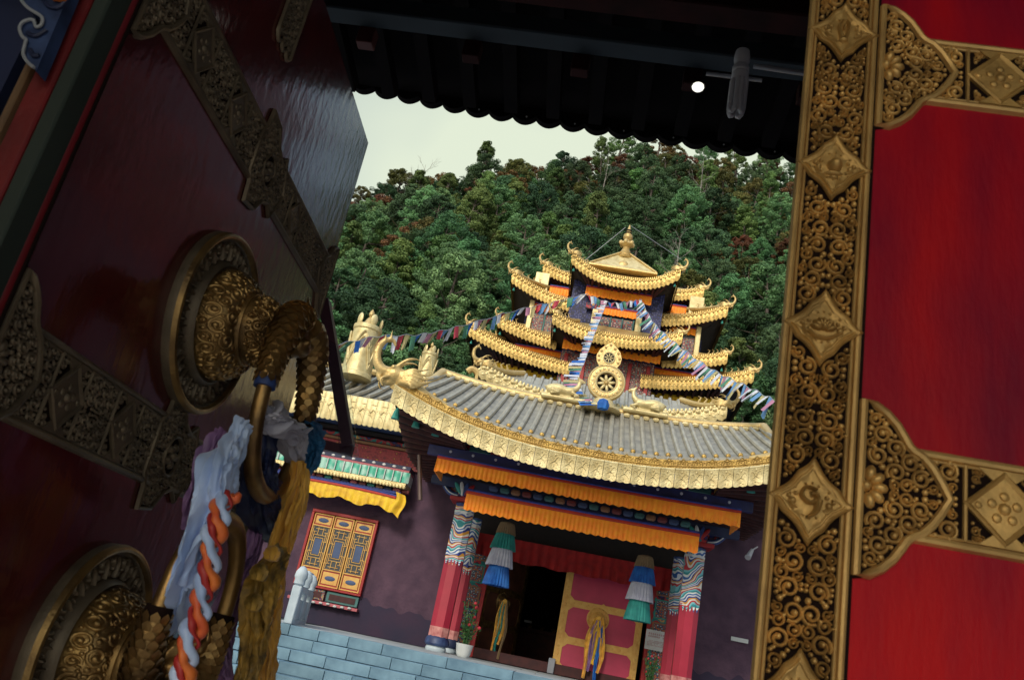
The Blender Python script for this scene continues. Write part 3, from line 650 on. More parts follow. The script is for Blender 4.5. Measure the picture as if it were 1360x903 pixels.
# ---- knockers
def knocker(cx, cz, up, seed):
    b = MB(); b.lathe([(.217, .0), (.217, .020), (.211, .030), (.204, .026), (.198, .014), (.150, .012), (.147, .026), (.140, .034), (.134, .026), (.1, .02)], (cx, 0, cz), 56, 'f')
    disc = b.build('knocker_plate', M['brassd'], ll, ang=45)
    r_ = MB()
    ridge(r_, [(cx+.2095*cos(t), cz+.2095*sin(t)) for t in np.linspace(0, 2*pi, 73)[:-1]], .0085, .013, leafmap, True, .020)
    r_.build('plate_rim', M['brassk'], disc)
    f = MB(); n_ = 26
    for i in range(n_):       # upright leaf scrolls round the plate
        t = 2*pi*i/n_
        def pm(u, v, h, t=t): rr = .173+v; a = t+u/.173; return (cx+rr*cos(a), -h, cz+rr*sin(a))
        ridge(f, smooth_path([(-.012, -.022), (-.015, .004), (-.004, .020), (.008, .012), (.003, .0)], 4), .0032, .010, pm, False, .012)
        dome(f, .002, -.004, .006, .010, pm, .012, 6); dome(f, .013, -.014, .0055, .009, pm, .012, 6, .8, 1.6); dome(f, .014, .016, .0045, .008, pm, .012, 6)
    tag(f.build('leaf_scrolls', M['brassd'], disc, ang=50), kind='stuff')
    R1, R2, AR = .130, .084, .088
    def pf(ph): return R2+(R1-R2)*cos(ph), .030+.072*sin(ph)
    b = MB(); b.lathe([(R1, .012)]+[pf(k*pi/22) for k in range(12)]+[(R2*.95, .098)], (cx, 0, cz), 48, 'f')
    d1 = b.build('boss', M['brassk'], ll, ang=60)
    def mp1(x, z, h):
        rho = hypot(x, z)+1e-9; ph = min(pi/2, max(0., (R2+AR-rho)/AR*pi/2)); r_, hh_ = pf(ph); r_ += cos(ph)*h; hh_ += sin(ph)*h
        return (cx+x/rho*r_, -hh_, cz+z/rho*r_)
    f = MB(); filigree(f, lambda P: np.minimum(R2+AR-np.hypot(P[:, 0], P[:, 1]), np.hypot(P[:, 0], P[:, 1])-R2), (-.18, .18, -.18, .18), .0190, .0055, mp1, .0060, seed, None, -.0015, 2200, 1.5)
    tag(f.build('scroll_relief', M['brassk'], d1, ang=50), kind='stuff')
    RB = .083
    b = MB(); b.lathe([(R2*1.03, .094), (R2*1.07, .102), (R2*1.03, .112), (R2*.97, .112)]+[(RB*cos(k*pi/20), .112+.080*sin(k*pi/20)) for k in range(1, 10)], (cx, 0, cz), 40, 'f')
    d2 = b.build('upper_boss', M['brassk'], ll, ang=50)
    def mp2(x, z, h):
        rho = hypot(x, z)+1e-9; th = rho/.083; r_ = (RB+h)*sin(th); return (cx+x/rho*r_, -(.112+(.080+h)*cos(th)), cz+z/rho*r_)
    f = MB(); filigree(f, lambda P: .122-np.hypot(P[:, 0], P[:, 1]), (-.13, .13, -.13, .13), .0170, .0055, mp2, .0070, seed+1, None, -.0015, 1600, 1.4)
    tag(f.build('scroll_relief', M['brassk'], d2, ang=50), kind='stuff')
    # beast mask biting the ring
    hh = .205; s_ = 1 if up else 1
    b = MB(); b.ball((cx, -hh, cz), (.050, .040, .052), 14, 9); b.ball((cx, -hh-.022, cz-.022), (.036, .030, .024), 12, 7)
    for sx in (-1, 1):
        b.ball((cx+sx*.024, -hh-.030, cz+.018), .013, 8, 6); b.ball((cx+sx*.042, -hh+.005, cz+.045), (.012, .016, .022), 8, 6)
        b.ball((cx+sx*.015, -hh-.045, cz-.012), .010, 8, 6)
        b.tube([(cx+sx*.02, -hh-.02, cz+.045), (cx+sx*.034, -hh-.028, cz+.072), (cx+sx*.028, -hh-.02, cz+.095)], [.011, .008, .003], 7)
        for k in range(5):
            a_ = radians(-35+k*32); b.tube([(cx+sx*.03*cos(a_), -hh+.01, cz+.03*sin(a_)), (cx+sx*.06*cos(a_), -hh+.015, cz+.06*sin(a_)+.004), (cx+sx*.074*cos(a_+.25), -hh+.005, cz+.074*sin(a_+.25))], [.013, .010, .003], 6)
    me = fuse(b, .0042); me.name = 'beast_head'; me.materials.append(M['brassk']); me.transform(Matrix.Translation(-BASE[ll]))
    o = bpy.data.objects.new('beast_head', me); link(o, ll); BASE[o] = BASE[ll]
    # ring with two feathered sleeves
    sg = -1 if not up else 1; H = .225
    if up: rc = (1.675, -.005); RW, RH = .160, .130
    else: rc = (1.835, .415); RW, RH = .162, .185
    if not up:
        key = [(.030, .205), (.085, .185), (.128, .125), (.155, .05), (.162, -.02), (.150, -.09), (.112, -.155), (.055, -.190), (0, -.200)]
    else:
        key = [(.03, -.19), (.09, -.185), (.14, -.15), (.160, -.09), (.162, -.02), (.145, .05), (.105, .10), (.055, .13), (0, .138)]
    left = [(rc[0]-a_, rc[1]+b_) for a_, b_ in key]; right = [(rc[0]+a_, rc[1]+b_) for a_, b_ in key]
    full = left+right[-2::-1]
    full = smooth_path([(p_[0], -H-(.02 if True else 0)*sin(pi*i/(len(left+right)-2)), p_[1]) for i, p_ in enumerate(full)], 5)
    m_ = len(full); rr = [.0182+.002*cos(4*pi*i/m_) for i in range(m_)]
    b = MB(); b.tube(full, rr, 12); ring = b.build('ring', M['brassk'], ll, ang=80)
    for side in (0, 1):
        seg = full[:int(m_*.24)] if side == 0 else full[-int(m_*.24):][::-1]
        k_ = len(seg); rad = [(.035 if i < k_*.4 else .035-(.035-.021)*(i-k_*.4)/(k_*.6)) for i in range(k_)]
        b = MB(); b.tube(seg, rad, 14)
        for i in range(1, k_-1):       # overlapping feather scales
            P0 = np.array(seg[i]); T = np.array(seg[min(i+1, k_-1)])-np.array(seg[i-1]); T /= np.linalg.norm(T)
            X = np.cross(T, (0, 1, 0)); X /= np.linalg.norm(X)+1e-9; Yv = np.cross(T, X)
            for j in range(9):
                a_ = 2*pi*(j+.5*(i % 2))/9; N_ = X*cos(a_)+Yv*sin(a_); r__ = rad[i]; W_ = np.cross(T, N_)*r__*.36
                q0 = P0+N_*r__*.985; b.add([q0-W_*.8, q0+W_*.8, P0+N_*(r__+.0030)+T*.010+W_, P0+N_*(r__+.0042)+T*.018, P0+N_*(r__+.0030)+T*.010-W_, P0+N_*(r__*.97)+T*.014], [(0, 1, 2, 3, 4), (4, 3, 5), (3, 2, 5)])
        b.build('feather_sleeve', M['brassk'], ring, ang=60)
        e = seg[-1]; e2 = seg[-2]; b = MB(); b.tube([e2, e, np.array(e)+(np.array(e)-np.array(e2))*.8], .0235, 12); b.build('collar', M['blue'] if (side == 0 and not up) else M['back'], ring)
knocker(1.835, .582, False, 71)
knocker(1.775, -.165, True, 81)
# ---- silk scarves hung on the rings
from mathutils import noise as NZ
def crump(p, a=1.):
    v = Vector(p); q = Vector((v.x, v.y, v.z*.32)); n1 = NZ.noise_vector(q*34)*.0062*a; n2 = NZ.noise_vector(q*95)*.0024*a; return (v.x+n1.x+n2.x, v.y+n1.y+n2.y, v.z+(n1.z+n2.z)*.4)
def silk(name, key, wid, thick, m, label, folds=5, amp=.28, seed=0, cat='scarf', parent=None, k=11, n=72, tw=0.):
    rg = random.Random(seed); P = smooth_path(key, k); m_ = len(P); vs = []; b = MB()
    W = np.interp(np.linspace(0, 1, m_), np.linspace(0, 1, len(wid)), wid); TH = np.interp(np.linspace(0, 1, m_), np.linspace(0, 1, len(thick)), thick)
    ph = [rg.uniform(0, 6.28) for _ in range(4)]
    for i in range(m_):
        t = i/(m_-1); T = np.array(P[min(i+1, m_-1)])-np.array(P[max(i-1, 0)]); T = T/(np.linalg.norm(T)+1e-9)
        X = np.array(LD)*.93+np.array(LN)*.37; a_ = tw*t+.25*sin(5*t+ph[0]); Yv = np.cross(T, X); Yv /= np.linalg.norm(Yv); X = np.cross(Yv, T)
        X, Yv = X*cos(a_)+Yv*sin(a_), Yv*cos(a_)-X*sin(a_)
        for j in range(n):
            th = 2*pi*j/n; q = 1+amp*.8*(1-2*abs(sin(folds*.5*th+ph[1]+1.6*sin(4*t+ph[2]))))+amp*.45*sin((folds*2+1)*th+ph[3]+9*t)+.09*sin(31*t+3*th)+.08*sin(17*t+5*th+2)+amp*.22*sin((folds*4+3)*th+ph[0]+13*t)
            vs.append(crump(np.array(P[i])+X*cos(th)*W[i]*q+Yv*sin(th)*TH[i]*q))
    fs = [(i*n+j, i*n+(j+1) % n, (i+1)*n+(j+1) % n, (i+1)*n+j) for i in range(m_-1) for j in range(n)]+[tuple(range(n))[::-1], tuple((m_-1)*n+j for j in range(n))]
    b.add(vs, fs)
    root = b.build(name, m, parent, label, cat if parent is None else None, ang=70)
    for r_ in range(5):
        a0 = rg.uniform(-.9, .9); p1, p2, p3 = [rg.uniform(0, 6.28) for _ in range(3)]; st_ = int(rg.uniform(0, .25)*m_); en = int(rg.uniform(.7, 1)*m_); fq = rg.uniform(5, 9); q = MB(); wf = rg.uniform(.35, .7)
        def fn(u, v):
            i = st_+u*(en-1-st_); k0 = int(min(m_-2, i)); f_ = i-k0; c = np.array(P[k0])*(1-f_)+np.array(P[k0+1])*f_; t = i/(m_-1)
            w_ = np.interp(t, np.linspace(0, 1, m_), W); th_ = np.interp(t, np.linspace(0, 1, m_), TH)
            x = (a0*.6+(v-.5)*2*wf*(1+.25*sin(7*t+p1)))*w_*1.15; fr = .0022*sin(60*u+p3+9*v)
            return crump(c+np.array(LD)*(x+fr)+np.array(LN)*(th_*(1.05+.22*sin(fq*v*3+p2+5*t))+.006*sin(11*t+p3+3*v)), 1.4)
        q.grid(fn, 90, 26); q.build('fold', m, root, ang=180)
    return root
silk('silk_scarf', [K(322, 560, .245), K(312, 590, .26), K(292, 625, .27), K(282, 670, .27), K(262, 730, .265), K(245, 785, .26), K(238, 835, .25)], [.016, .024, .036, .040, .046, .048, .026], [.010, .014, .018, .018, .018, .016, .008], M['kblue'], 'pale blue silk scarf draped from the upper knocker ring', 4, .30, 1)
silk('silk_scarf', [K(345, 560, .235), K(366, 556, .25), K(385, 575, .25), K(392, 612, .25)], [.02, .038, .036, .018], [.018, .026, .024, .014], M['kgrey'], 'grey white silk knot tied over the upper ring', 4, .32, 2)
silk('silk_scarf', [K(300, 575, .20), K(280, 605, .19), K(262, 660, .19), K(250, 700, .18)], [.02, .028, .03, .012], [.012, .014, .014, .008], M['kpurp'], 'mauve grey silk end hanging behind the blue scarf', 4, .3, 3)
silk('silk_scarf', [K(350, 575, .22), K(340, 620, .22), K(345, 665, .22), K(362, 712, .22)], [.03, .045, .048, .022], [.02, .03, .03, .015], M['kdark'], 'dark indigo silk bundle between the blue and ochre scarves', 5, .3, 4)
silk('silk_scarf', [K(400, 560, .235), K(412, 590, .24), K(407, 630, .24)], [.028, .036, .012], [.02, .024, .01], M['kteal'], 'teal blue frayed tassel beside the grey knot', 9, .3, 5)
silk('silk_scarf', [K(395, 612, .26), K(392, 650, .27), K(378, 700, .27), K(362, 760, .27), K(352, 830, .27), K(345, 905, .27), K(338, 960, .27)], [.018, .028, .030, .034, .032, .032, .03], [.014, .018, .02, .02, .02, .02, .02], M['kyel'], 'ochre yellow silk scarf hanging from the grey knot', 4, .26, 6)
silk('silk_scarf', [K(372, 730, .30), K(345, 780, .31), K(338, 830, .31), K(330, 880, .30), K(318, 940, .30)], [.016, .027, .029, .022, .026], [.014, .022, .022, .018, .018], M['kolive'], 'stained gold and green silk knot tied low on the ochre scarf', 5, .34, 7)
silk('silk_scarf', [K(345, 690, .2), K(328, 740, .2), K(300, 800, .2), K(290, 860, .2), K(300, 930, .2)], [.012, .024, .026, .03, .03], [.01, .015, .018, .018, .02], M['kpurp'], 'mauve scarf strip hanging behind the stained knot', 3, .3, 8)
br = empty('braided_scarf', K(240, 900, .3), 'orange, scarlet and pale blue braided silk hanging in front', 'scarf')
core = smooth_path([K(304, 655, .30), K(288, 690, .305), K(280, 740, .31), K(270, 790, .31), K(256, 840, .31), K(243, 890, .31), K(236, 930, .31)], 14)
for sidx, (m_, nm) in enumerate(((M['kora'], 'orange_strand'), (M['kblue'], 'blue_strand'), (M['kred'], 'red_strand'))):
    pts = []; L_ = len(core)
    for i, c in enumerate(core):
        ph = 2*pi*sidx/3+i*.36; a_ = .0092; pts.append(np.array(c)+np.array(LD)*a_*sin(ph)+np.array(LN)*a_*.8*sin(2*ph)*.6+np.array(LN)*.012*cos(ph))
    b = MB(); b.tube(pts, [(.0102 if sidx < 2 else .0060)+.0028*sin(i*.36+sidx)+.0012*sin(i*.9+sidx*2) for i in range(L_)], 10, True, .8); b.build(nm, m_, br, ang=80)
for i, (x_, y_, sc_, mm) in enumerate([(362, 735, .020, 'kyel'), (345, 760, .022, 'kolive'), (365, 785, .021, 'kyel'), (338, 800, .022, 'kolive'), (352, 820, .020, 'kyel')]):
    b = MB(); c = np.array(K(x_, y_, .325)); b.lathe([(.001, -sc_*.8), (sc_*.6, -sc_*.65), (sc_*.8, -sc_*.1), (sc_*.75, sc_*.3), (sc_*.45, sc_*.7), (.001, sc_*.85)], c, 22, rmod=lambda a, i_: 1+.16*sin(5*a+i_)+.07*sin(11*a-i_))
    tag(b.build('silk_knot', M[mm]), ['yellow silk knot highest in the tied bundle', 'olive silk knot under the highest yellow knot', 'yellow silk knot in the middle of the bundle', 'olive silk knot left of the lowest yellow knot', 'yellow silk knot lowest in the bundle'][i], 'knot')
# ---- raked framed pane beyond the door edge
gp = empty('framed_pane', (-1.0, 3.0, .5), 'clear pane in a dark purple red frame tilted beyond the open door', 'window pane')
def bar(pa, pb, Y, w_, nm, d_=.05):
    a_, b_ = np.array(A(*pa, Y)), np.array(A(*pb, Y)); ax = (b_-a_)/2; n_ = np.array([-ax[2], 0, ax[0]]); n_ = n_/np.linalg.norm(n_)*w_/2
    t = MB(); t.obox((a_+b_)/2, ax, n_, (0, d_/2, 0)); t.build(nm, M['framer'], gp, smooth=False)
M['framer'] = mat('purple red frame', (.085, .022, .045), .5, 0, (.05, .015, .03), 5)
bar((431, 400), (463, 593), 2.95, .040, 'frame_bar'); bar((396, 583), (468, 600), 2.97, .035, 'frame_bar', .03)
t = MB(); q = [A(433, 450, 2.9), A(457, 462, 2.9), A(476, 606, 2.9), A(452, 600, 2.9)]
t.add([tuple(np.array(p_)+np.array((0, dy, 0))) for dy in (0, .006) for p_ in q], [(0, 1, 2, 3), (7, 6, 5, 4), (0, 4, 5, 1), (1, 5, 6, 2), (2, 6, 7, 3), (3, 7, 4, 0)])
t.build('pane', M['glass'], gp, smooth=False)
# ================================================================== TEMPLE
CX = .05
def valance(x0, x1, Y, zt, hgt, label, group, ends=0., n=None, mt='yvar', curve=0., parent=None, pitch=.085, amp=.018, cat='valance', ret=0., wav=0.):
    """pleated cloth with a red hem along its top; zt is the height of the hem's top"""
    n = n or max(6, int((x1-x0)/pitch))*4; b = MB(); xm = (x0+x1)/2; hw = (x1-x0)/2
    def zz(x): return zt+curve*abs((x-xm)/hw)**2
    def fn(u, v):
        x = x0+(x1-x0)*u; ph = 2*pi*(x/pitch)+1.3*sin(x*3.1)+.9*sin(x*9.7+2)
        return (x, Y-amp*(.15+v)*sin(ph)-.01*v, zz(x)-hgt*.14-(hgt*.86)*v-(.012*sin(ph*.5)+wav*sin(x*7.3+1)*.5)*v)
    b.grid(fn, n, 3)
    if ret:
        for xs in (x0, x1):
            def fr(u, v, xs=xs): 
                y = Y+ret*u; ph = 2*pi*(y/pitch); return (xs+amp*v*sin(ph), y, zz(xs)-hgt*.14-hgt*.86*v)
            b.grid(fr, max(6, int(ret/pitch)*4), 2)
    root = b.build('valance', M[mt], parent, label, cat, group, ang=80)
    t = MB(); k = 24
    t.grid(lambda u, v: (x0+(x1-x0)*u, Y-.012-.008*sin(pi*v), zz(x0+(x1-x0)*u)-hgt*.16*v), k, 3); t.build('hem', M['trim'], root)
    t = MB(); t.grid(lambda u, v: (x0+(x1-x0)*u, Y-.010-.012*sin(pi*v), zz(x0+(x1-x0)*u)+hgt*.12*(1-v)), k, 3); t.build('top_band', M['bluet'], root)
    return root
# ---- corner dragon, one shared mesh: points along +x, up +z, about one unit long
def dragon_mesh():
    b = MB()
    b.tube(smooth_path([(-1.0, 0, -.30), (-.6, 0, -.22), (-.25, 0, -.08), (0, 0, .0)], 4), [.10+.008*i for i in range(13)], 10)
    b.ball((.08, 0, .06), (.23, .17, .17), 14, 9)
    b.tube(smooth_path([(.15, 0, .08), (.36, 0, .10), (.50, 0, .26), (.52, 0, .50), (.42, 0, .68), (.27, 0, .70), (.22, 0, .60)], 4), [.120-.0040*i for i in range(25)], 10)
    b.tube(smooth_path([(.08, 0, -.06), (.26, 0, -.12), (.38, 0, -.06), (.42, 0, .02)], 3), [.085-.006*i for i in range(10)], 8)
    for s in (-1, 1):
        b.ball((.17, s*.12, .17), .05, 8, 6)
        b.tube(smooth_path([(.10, s*.09, .20), (-.05, s*.15, .36), (-.22, s*.16, .42), (-.34, s*.14, .38)], 3), [.05-.0045*i for i in range(10)], 7)
        for k, (dz, dl) in enumerate(((.20, .40), (.13, .50), (.06, .52), (-.02, .50), (-.09, .42), (-.16, .32))):
            b.tube(smooth_path([(-.02, s*.13, dz*.5), (-.2, s*.22, dz*.8+.03), (-dl*.8, s*.22, dz+.0), (-dl-.12, s*.18, dz+.10)], 3), [.048-.0036*i for i in range(10)], 7)
        for k in range(6):
            q_ = [(.36, .16), (.46, .24), (.51, .36), (.50, .50), (.44, .63), (.34, .70)][k]; b.tube([(q_[0], s*.03, q_[1]), (q_[0]+.09*(1 if k < 4 else .2), s*.07, q_[1]+.05*(k-1))], [.035, .008], 5)
        b.tube(smooth_path([(.22, s*.10, -.02), (.34, s*.13, -.10), (.30, s*.14, -.22), (.20, s*.12, -.24)], 3), [.04-.0032*i for i in range(10)], 6)
        for t in (.28, .36): b.tube([(t, s*.06, .02), (t+.01, s*.07, -.06)], [.02, .004], 5)
    return fuse(b, .021)
DRG = dragon_mesh(); DRG.name = 'corner_dragon'; DRG.materials.append(M['gold'])
_rel = MB()    # simple hooked ridge end for distant roofs is the same dragon, scaled
# ---- generic hipped roof with upturned corners
def hiproof(name, parent, cx, hw, Y, zm, ze, fh, depth=1.6, back=None, rise=.9, inset=1.1, part=0, inner=0., pitch=.135, power=2.4, top='gold', soff=True, dsc=.62, ends=(1, 1), cresting=True):
    """part 0: full width; -1/+1: only the left/right portion from x=inner to x=hw; zm, ze: top of fascia mid and corner"""
    def ez(x): return zm+(ze-zm)*min(1.1, abs((x-cx)/hw))**power
    def ey(x): return Y-.18*min(1, abs((x-cx)/hw))**4
    if part == 0: xa, xb = cx-hw, cx+hw
    elif part > 0: xa, xb = cx+inner, cx+hw
    else: xa, xb = cx-hw, cx-inner
    la, lb = (part <= 0), (part >= 0)
    nx = max(12, int((xb-xa)/.16)); b = MB(); D = depth
    def topf(u, v):
        x = xa+(xb-xa)*u; k = v*inset
        xx = x
        if lb and x > cx: xx = min(x, cx+hw-k) if True else x
        if la and x < cx: xx = max(xx, cx-hw+k)
        e = ez(xx); zt = zm+rise
        return (xx, ey(x)*(1-v)+(Y+inset)*v, e+(max(zt, e*.35+zt*.65)-e)*(v**1.25))
    b.grid(topf, nx, 5)
    for side, on in ((-1, la), (1, lb)):
        if not on: continue
        def sidef(u, v, side=side):
            y = Y-.18*(1-min(1, u*3))+D*u; ec = ez(cx+hw); e = ec-(ec-zm)*min(1., u*1.6)**.7*.55
            zt = zm+rise
            return (cx+side*(hw-v*inset), max(y, Y+v*inset*1.0-.18*(1-v)), e+(zt-e)*v**1.25)
        b.grid(sidef, 8, 5)
    rf = b.build(name, M[top], parent, ang=50)
    f = MB(); n = max(4, int(round((xb-xa)/pitch))); x = xa
    for i in range(n):
        x0, x1 = xa+(xb-xa)*i/n, xa+(xb-xa)*(i+1)/n; xm_ = (x0+x1)/2
        y0 = ey(xm_)
        row = []
        for (zf, yo) in ((.02, .03), (0.0, -.03), (-.30, -.035), (-.36, -.07), (-.62, -.065), (-.84, -.03)):
            row += [(x0, ey(x0)+yo, ez(x0)+fh*zf), (xm_, ey(xm_)+yo-.012, ez(xm_)+fh*zf-(.16*fh if zf < -.8 else 0)), (x1, ey(x1)+yo, ez(x1)+fh*zf)]
        f.add(row, [(j*3+k, j*3+k+1, (j+1)*3+k+1, (j+1)*3+k) for j in range(5) for k in range(2)])
        f.ball((xm_, y0-.07, ez(xm_)-fh*.15), (pitch*.34, .018, fh*.11), 6, 4)
        if cresting: f.ball((xm_, y0-.02, ez(xm_)+fh*.08), (pitch*.22, .03, fh*.11), 5, 4)
        f.ball((xm_, y0-.075, ez(xm_)-fh*.60), (pitch*.30, .014, fh*.10), 6, 3); f.ball((x0, ey(x0)-.07, ez(x0)-fh*.42), (pitch*.22, .02, fh*.10), 5, 3); f.ball((x0, ey(x0)-.06, ez(x0)+fh*.0), (pitch*.2, .02, fh*.16), 5, 3)
    for side, on in ((-1, la), (1, lb)):
        if not on: continue
        ns = max(3, int(D/pitch/1.3))
        for i in range(ns):
            u0, u1 = i/ns, (i+1)/ns
            def pt(u, dz): 
                ec = ez(cx+hw); e = ec-(ec-zm)*min(1., u*1.6)**.7*.55; return (cx+side*(hw+.01), Y-.18*(1-min(1, u*3))+D*u, e-fh*dz)
            f.add([pt(u0, -.02), pt(u1, -.02), pt(u1, .85), pt((u0+u1)/2, 1.02), pt(u0, .85)], [(0, 1, 2, 3, 4)])
    tag(f.build('fascia', M['goldt'] if parent is not hall else M['goldp'], rf, ang=40), kind='stuff')
    if soff:
        q = MB()
        def sf(u, v):
            x = xa+(xb-xa)*u; xx = x
            if lb and x > cx: xx = min(x, cx+hw-v*inset)
            if la and x < cx: xx = max(xx, cx-hw+v*inset)
            return (xx, (ey(x)+.03)*(1-v)+(Y+inset)*v, ez(xx)*(1-v)-fh*.5+(zm-.06)*v)
        q.grid(sf, 20, 3)
        for side, on in ((-1, la), (1, lb)):
            if on: q.grid(lambda u, v, side=side: (cx+side*(hw-.03-v*inset), max(Y+D*u, Y+v*inset), (ez(cx+hw)-(ez(cx+hw)-zm)*min(1., u*1.6)**.7*.55)*(1-v)-fh*.5+(zm-.06)*v), 6, 3)
        q.build('soffit', M['dark'], rf)
        rr = MB(); n = int((xb-xa)/.24)
        for i in range(n):
            x = xa+.12+(xb-xa-.2)*i/n; z = ez(x)-fh*.62; xi = max(cx-hw+inset, min(cx+hw-inset, x))
            rr.obox(((x+xi)/2, Y+inset*.5, (z+zm-fh*.7)/2), (.035, 0, 0), ((xi-x)/2, inset*.46, (zm-fh*.7-z)/2), (0, 0, .035))
        if n > 0: tag(rr.build('rafters', M['darkred'], rf, smooth=False), kind='stuff')
    for side, on in ((-1, la), (1, lb)):
        if not on: continue
        cxn, cyn = cx+side*hw, Y-.18
        a_ = atan2(-.55, side)
        inst('corner_dragon', DRG, rf, (cxn-side*.05*dsc, cyn+.02, ze-.0+.05*dsc), (0, 0, a_), (dsc,)*3)
        h = MB(); p0 = np.array((cxn, cyn, ze+.04)); p1 = np.array((cx+side*(hw-inset), Y+inset, zm+rise+.05))
        pts = [p0+(p1-p0)*t+np.array((0, 0, -.25*sin(pi*t)*.35)) for t in np.linspace(0.08, 1, 8)]
        h.tube(pts, [.055+.02*dsc]*8, 8); h.build('hip_ridge', M['gold'], rf)
        h = MB()
        for k in range(4):
            c = pts[k+1]; h.tube([c+(0, 0, .05), c+np.array((side*.05, 0, .12+.02*k)), c+np.array((-side*.02, 0, .2))], [.05*dsc+.01, .035*dsc, .01], 6)
        tag(h.build('ridge_beasts', M['gold'], rf), kind='stuff')
        inst('hanging_bell', BELL, rf, (cxn-side*.12, cyn+.15, ze-fh-.16), (0, 0, 0), (.9,)*3)
    return rf
BELL = MB().lathe([(0, .12), (.012, .11), (.03, .08), (.045, 0), (.05, -.02), (0, -.02)], n=8).mesh('hanging_bell'); BELL.materials.append(M['teal'])
# ================================================================== the porch
porch = empty('temple_porch', (CX, 17.5, TZ), 'porch of the temple with red pillars and a sweeping golden eave', 'porch')
def pillar(x, Y, s, dark=False):
    def octp(h, z): c = h*.42; return [(h, -c), (h, c), (c, h), (-c, h), (-h, c), (-h, -c), (-c, -h), (c, -h)]
    def seg(z0, z1, h0, h1, nm, m, par, rings=2):
        b = MB(); n = 8; vs = []
        for i in range(rings):
            t = i/(rings-1); h = h0+(h1-h0)*t
            vs += [(x+a, Y+c, z0+(z1-z0)*t) for a, c in octp(h, 0)]
        fs = [(i*n+k, i*n+(k+1) % n, (i+1)*n+(k+1) % n, (i+1)*n+k) for i in range(rings-1) for k in range(n)]+[tuple(range(n)), tuple(range((rings-1)*n, rings*n))]
        b.add(vs, fs); return b.build(nm, m, par, smooth=False)
    sh = seg(.18, 1.52, s, s, 'pillar_shaft', M['pillar'], porch)
    b = MB(); b.lathe([(s*1.05, 0), (s*1.12, .03), (s*1.1, .06), (s, .10)], (x, Y, TZ), 20); b.build('drum', M['marble'], sh)
    b = MB(); b.lathe([(s*1.15, 0), (s*1.28, .04), (s*1.22, .12), (s*1.05, .17), (s, .18)], (x, Y, TZ+.10), 24, rmod=lambda a, i: 1+.03*abs(sin(6*a))); b.build('lotus_base', M['navy'] if dark else M['bluebase'], sh)  # dark: the rear pillar's shade put into a darker base colour
    seg(TZ+.27, .19, s*1.015, s*1.015, 'base_band', M['pinkband'], sh)
    seg(1.50, 2.62, s*1.012, s*1.012, 'painted_band', M['pcloud'], sh)
    b = MB(); n = 5          # pendant points where paint meets red
    for k in range(n): 
        xx = x-s*.9+2*s*.9*(k+.5)/n; w_ = s*.18; b.prism([(xx-w_, 1.52), (xx+w_, 1.52), (xx, 1.38)], Y-s*1.02, Y-s*.98)
    tag(b.build('painted_points', M['pcloud'], sh, smooth=False), kind='stuff')
    for z, m_ in ((2.60, 'blue'), (2.44, 'white')):
        seg(z, z+.045, s*1.04, s*1.04, 'collar', M[m_], sh)
    return sh
M['pinkband'] = mat('pink base band', (.66, .30, .27), .6, 0, (.42, .12, .12), 9); M['bluebase'] = mat('indigo lotus base', (.05, .09, .22), .5, 0, (.02, .03, .10), 6)
for sx in (-1, 1):
    pillar(CX+sx*2.38, 17.5, .188)
    pillar(CX+sx*2.34, 19.3, .15, True)
# capitals: bracket shapes with coloured petals
for sx in (-1, 1):
    x = CX+sx*2.40
    b = MB(); b.box(x-.30, x+.30, 17.2, 17.8, 2.66, 2.74, .01); b.build('capital_slab', M['red'], porch)
    b = MB(); b.prism([(x-.12, 2.74), (x+.12, 2.74), (x+.22, 3.02), (x-.22, 3.02)], 17.18, 17.8); b.build('capital_block', M['pscroll2'], porch, smooth=False)
    for k, mm in enumerate(('teal', 'white', 'blue', 'red')):
        a_ = -.75+.5*k; b = MB(); b.ball((x+.16*sin(a_)-.04, 17.10, 2.87+.02*cos(a_)), (.048, .03, .15), 8, 6, Matrix.Rotation(a_*.9, 3, 'Y')); b.build('petal', M[mm], porch)
    for side in (-1, 1):
        o_ = side*.36
        b = MB(); pts = smooth_path([(x+side*.16, 17.3, 2.76), (x+side*.34, 17.28, 2.80), (x+side*.48, 17.27, 2.94), (x+side*.40, 17.27, 3.02), (x+side*.32, 17.27, 2.95)], 4)
        b.tube(pts, [.06-.0018*i for i in range(len(pts))], 8); b.build('scroll_bracket', M['blue'] if side == sx else M['teal'], porch)
        b = MB(); b.tube([np.array(p_)+np.array((0, -.055, .0)) for p_ in pts], .014, 6); b.build('scroll_line', M['white'], porch)
    b = MB(); b.prism([(x+sx*.2, 2.76), (x+sx*.62, 3.05), (x+sx*.2, 3.05)][::sx], 17.35, 17.5); b.build('bracket_board', M['pscroll2'], porch, smooth=False)
for zc, h_, Y, mm, nm in ((3.06, .10, 17.45, 'navy', 'lintel_beam'), (2.99, .09, 17.12, 'navy', 'lintel_beam'), (3.36, .10, 16.05, 'bluebeam', 'eave_beam'), (3.72, .05, 16.9, 'pscroll2', 'painted_beam')):
    if mm == 'bluebeam': M[mm] = mat('ultramarine beam', (.02, .03, .15), .5, 0, (.015, .02, .08), 4)
    b = MB(); b.box(CX-3.15, CX+3.15, Y, Y+.12, zc-h_, zc+h_, .008); b.build(nm, M[mm], porch)
pc = ['teal', 'red', 'blue', 'orange', 'white', 'pink']
beadm = MB().box(-.095, .095, -.06, .06, -.055, .055, .03).mesh('beam_end')
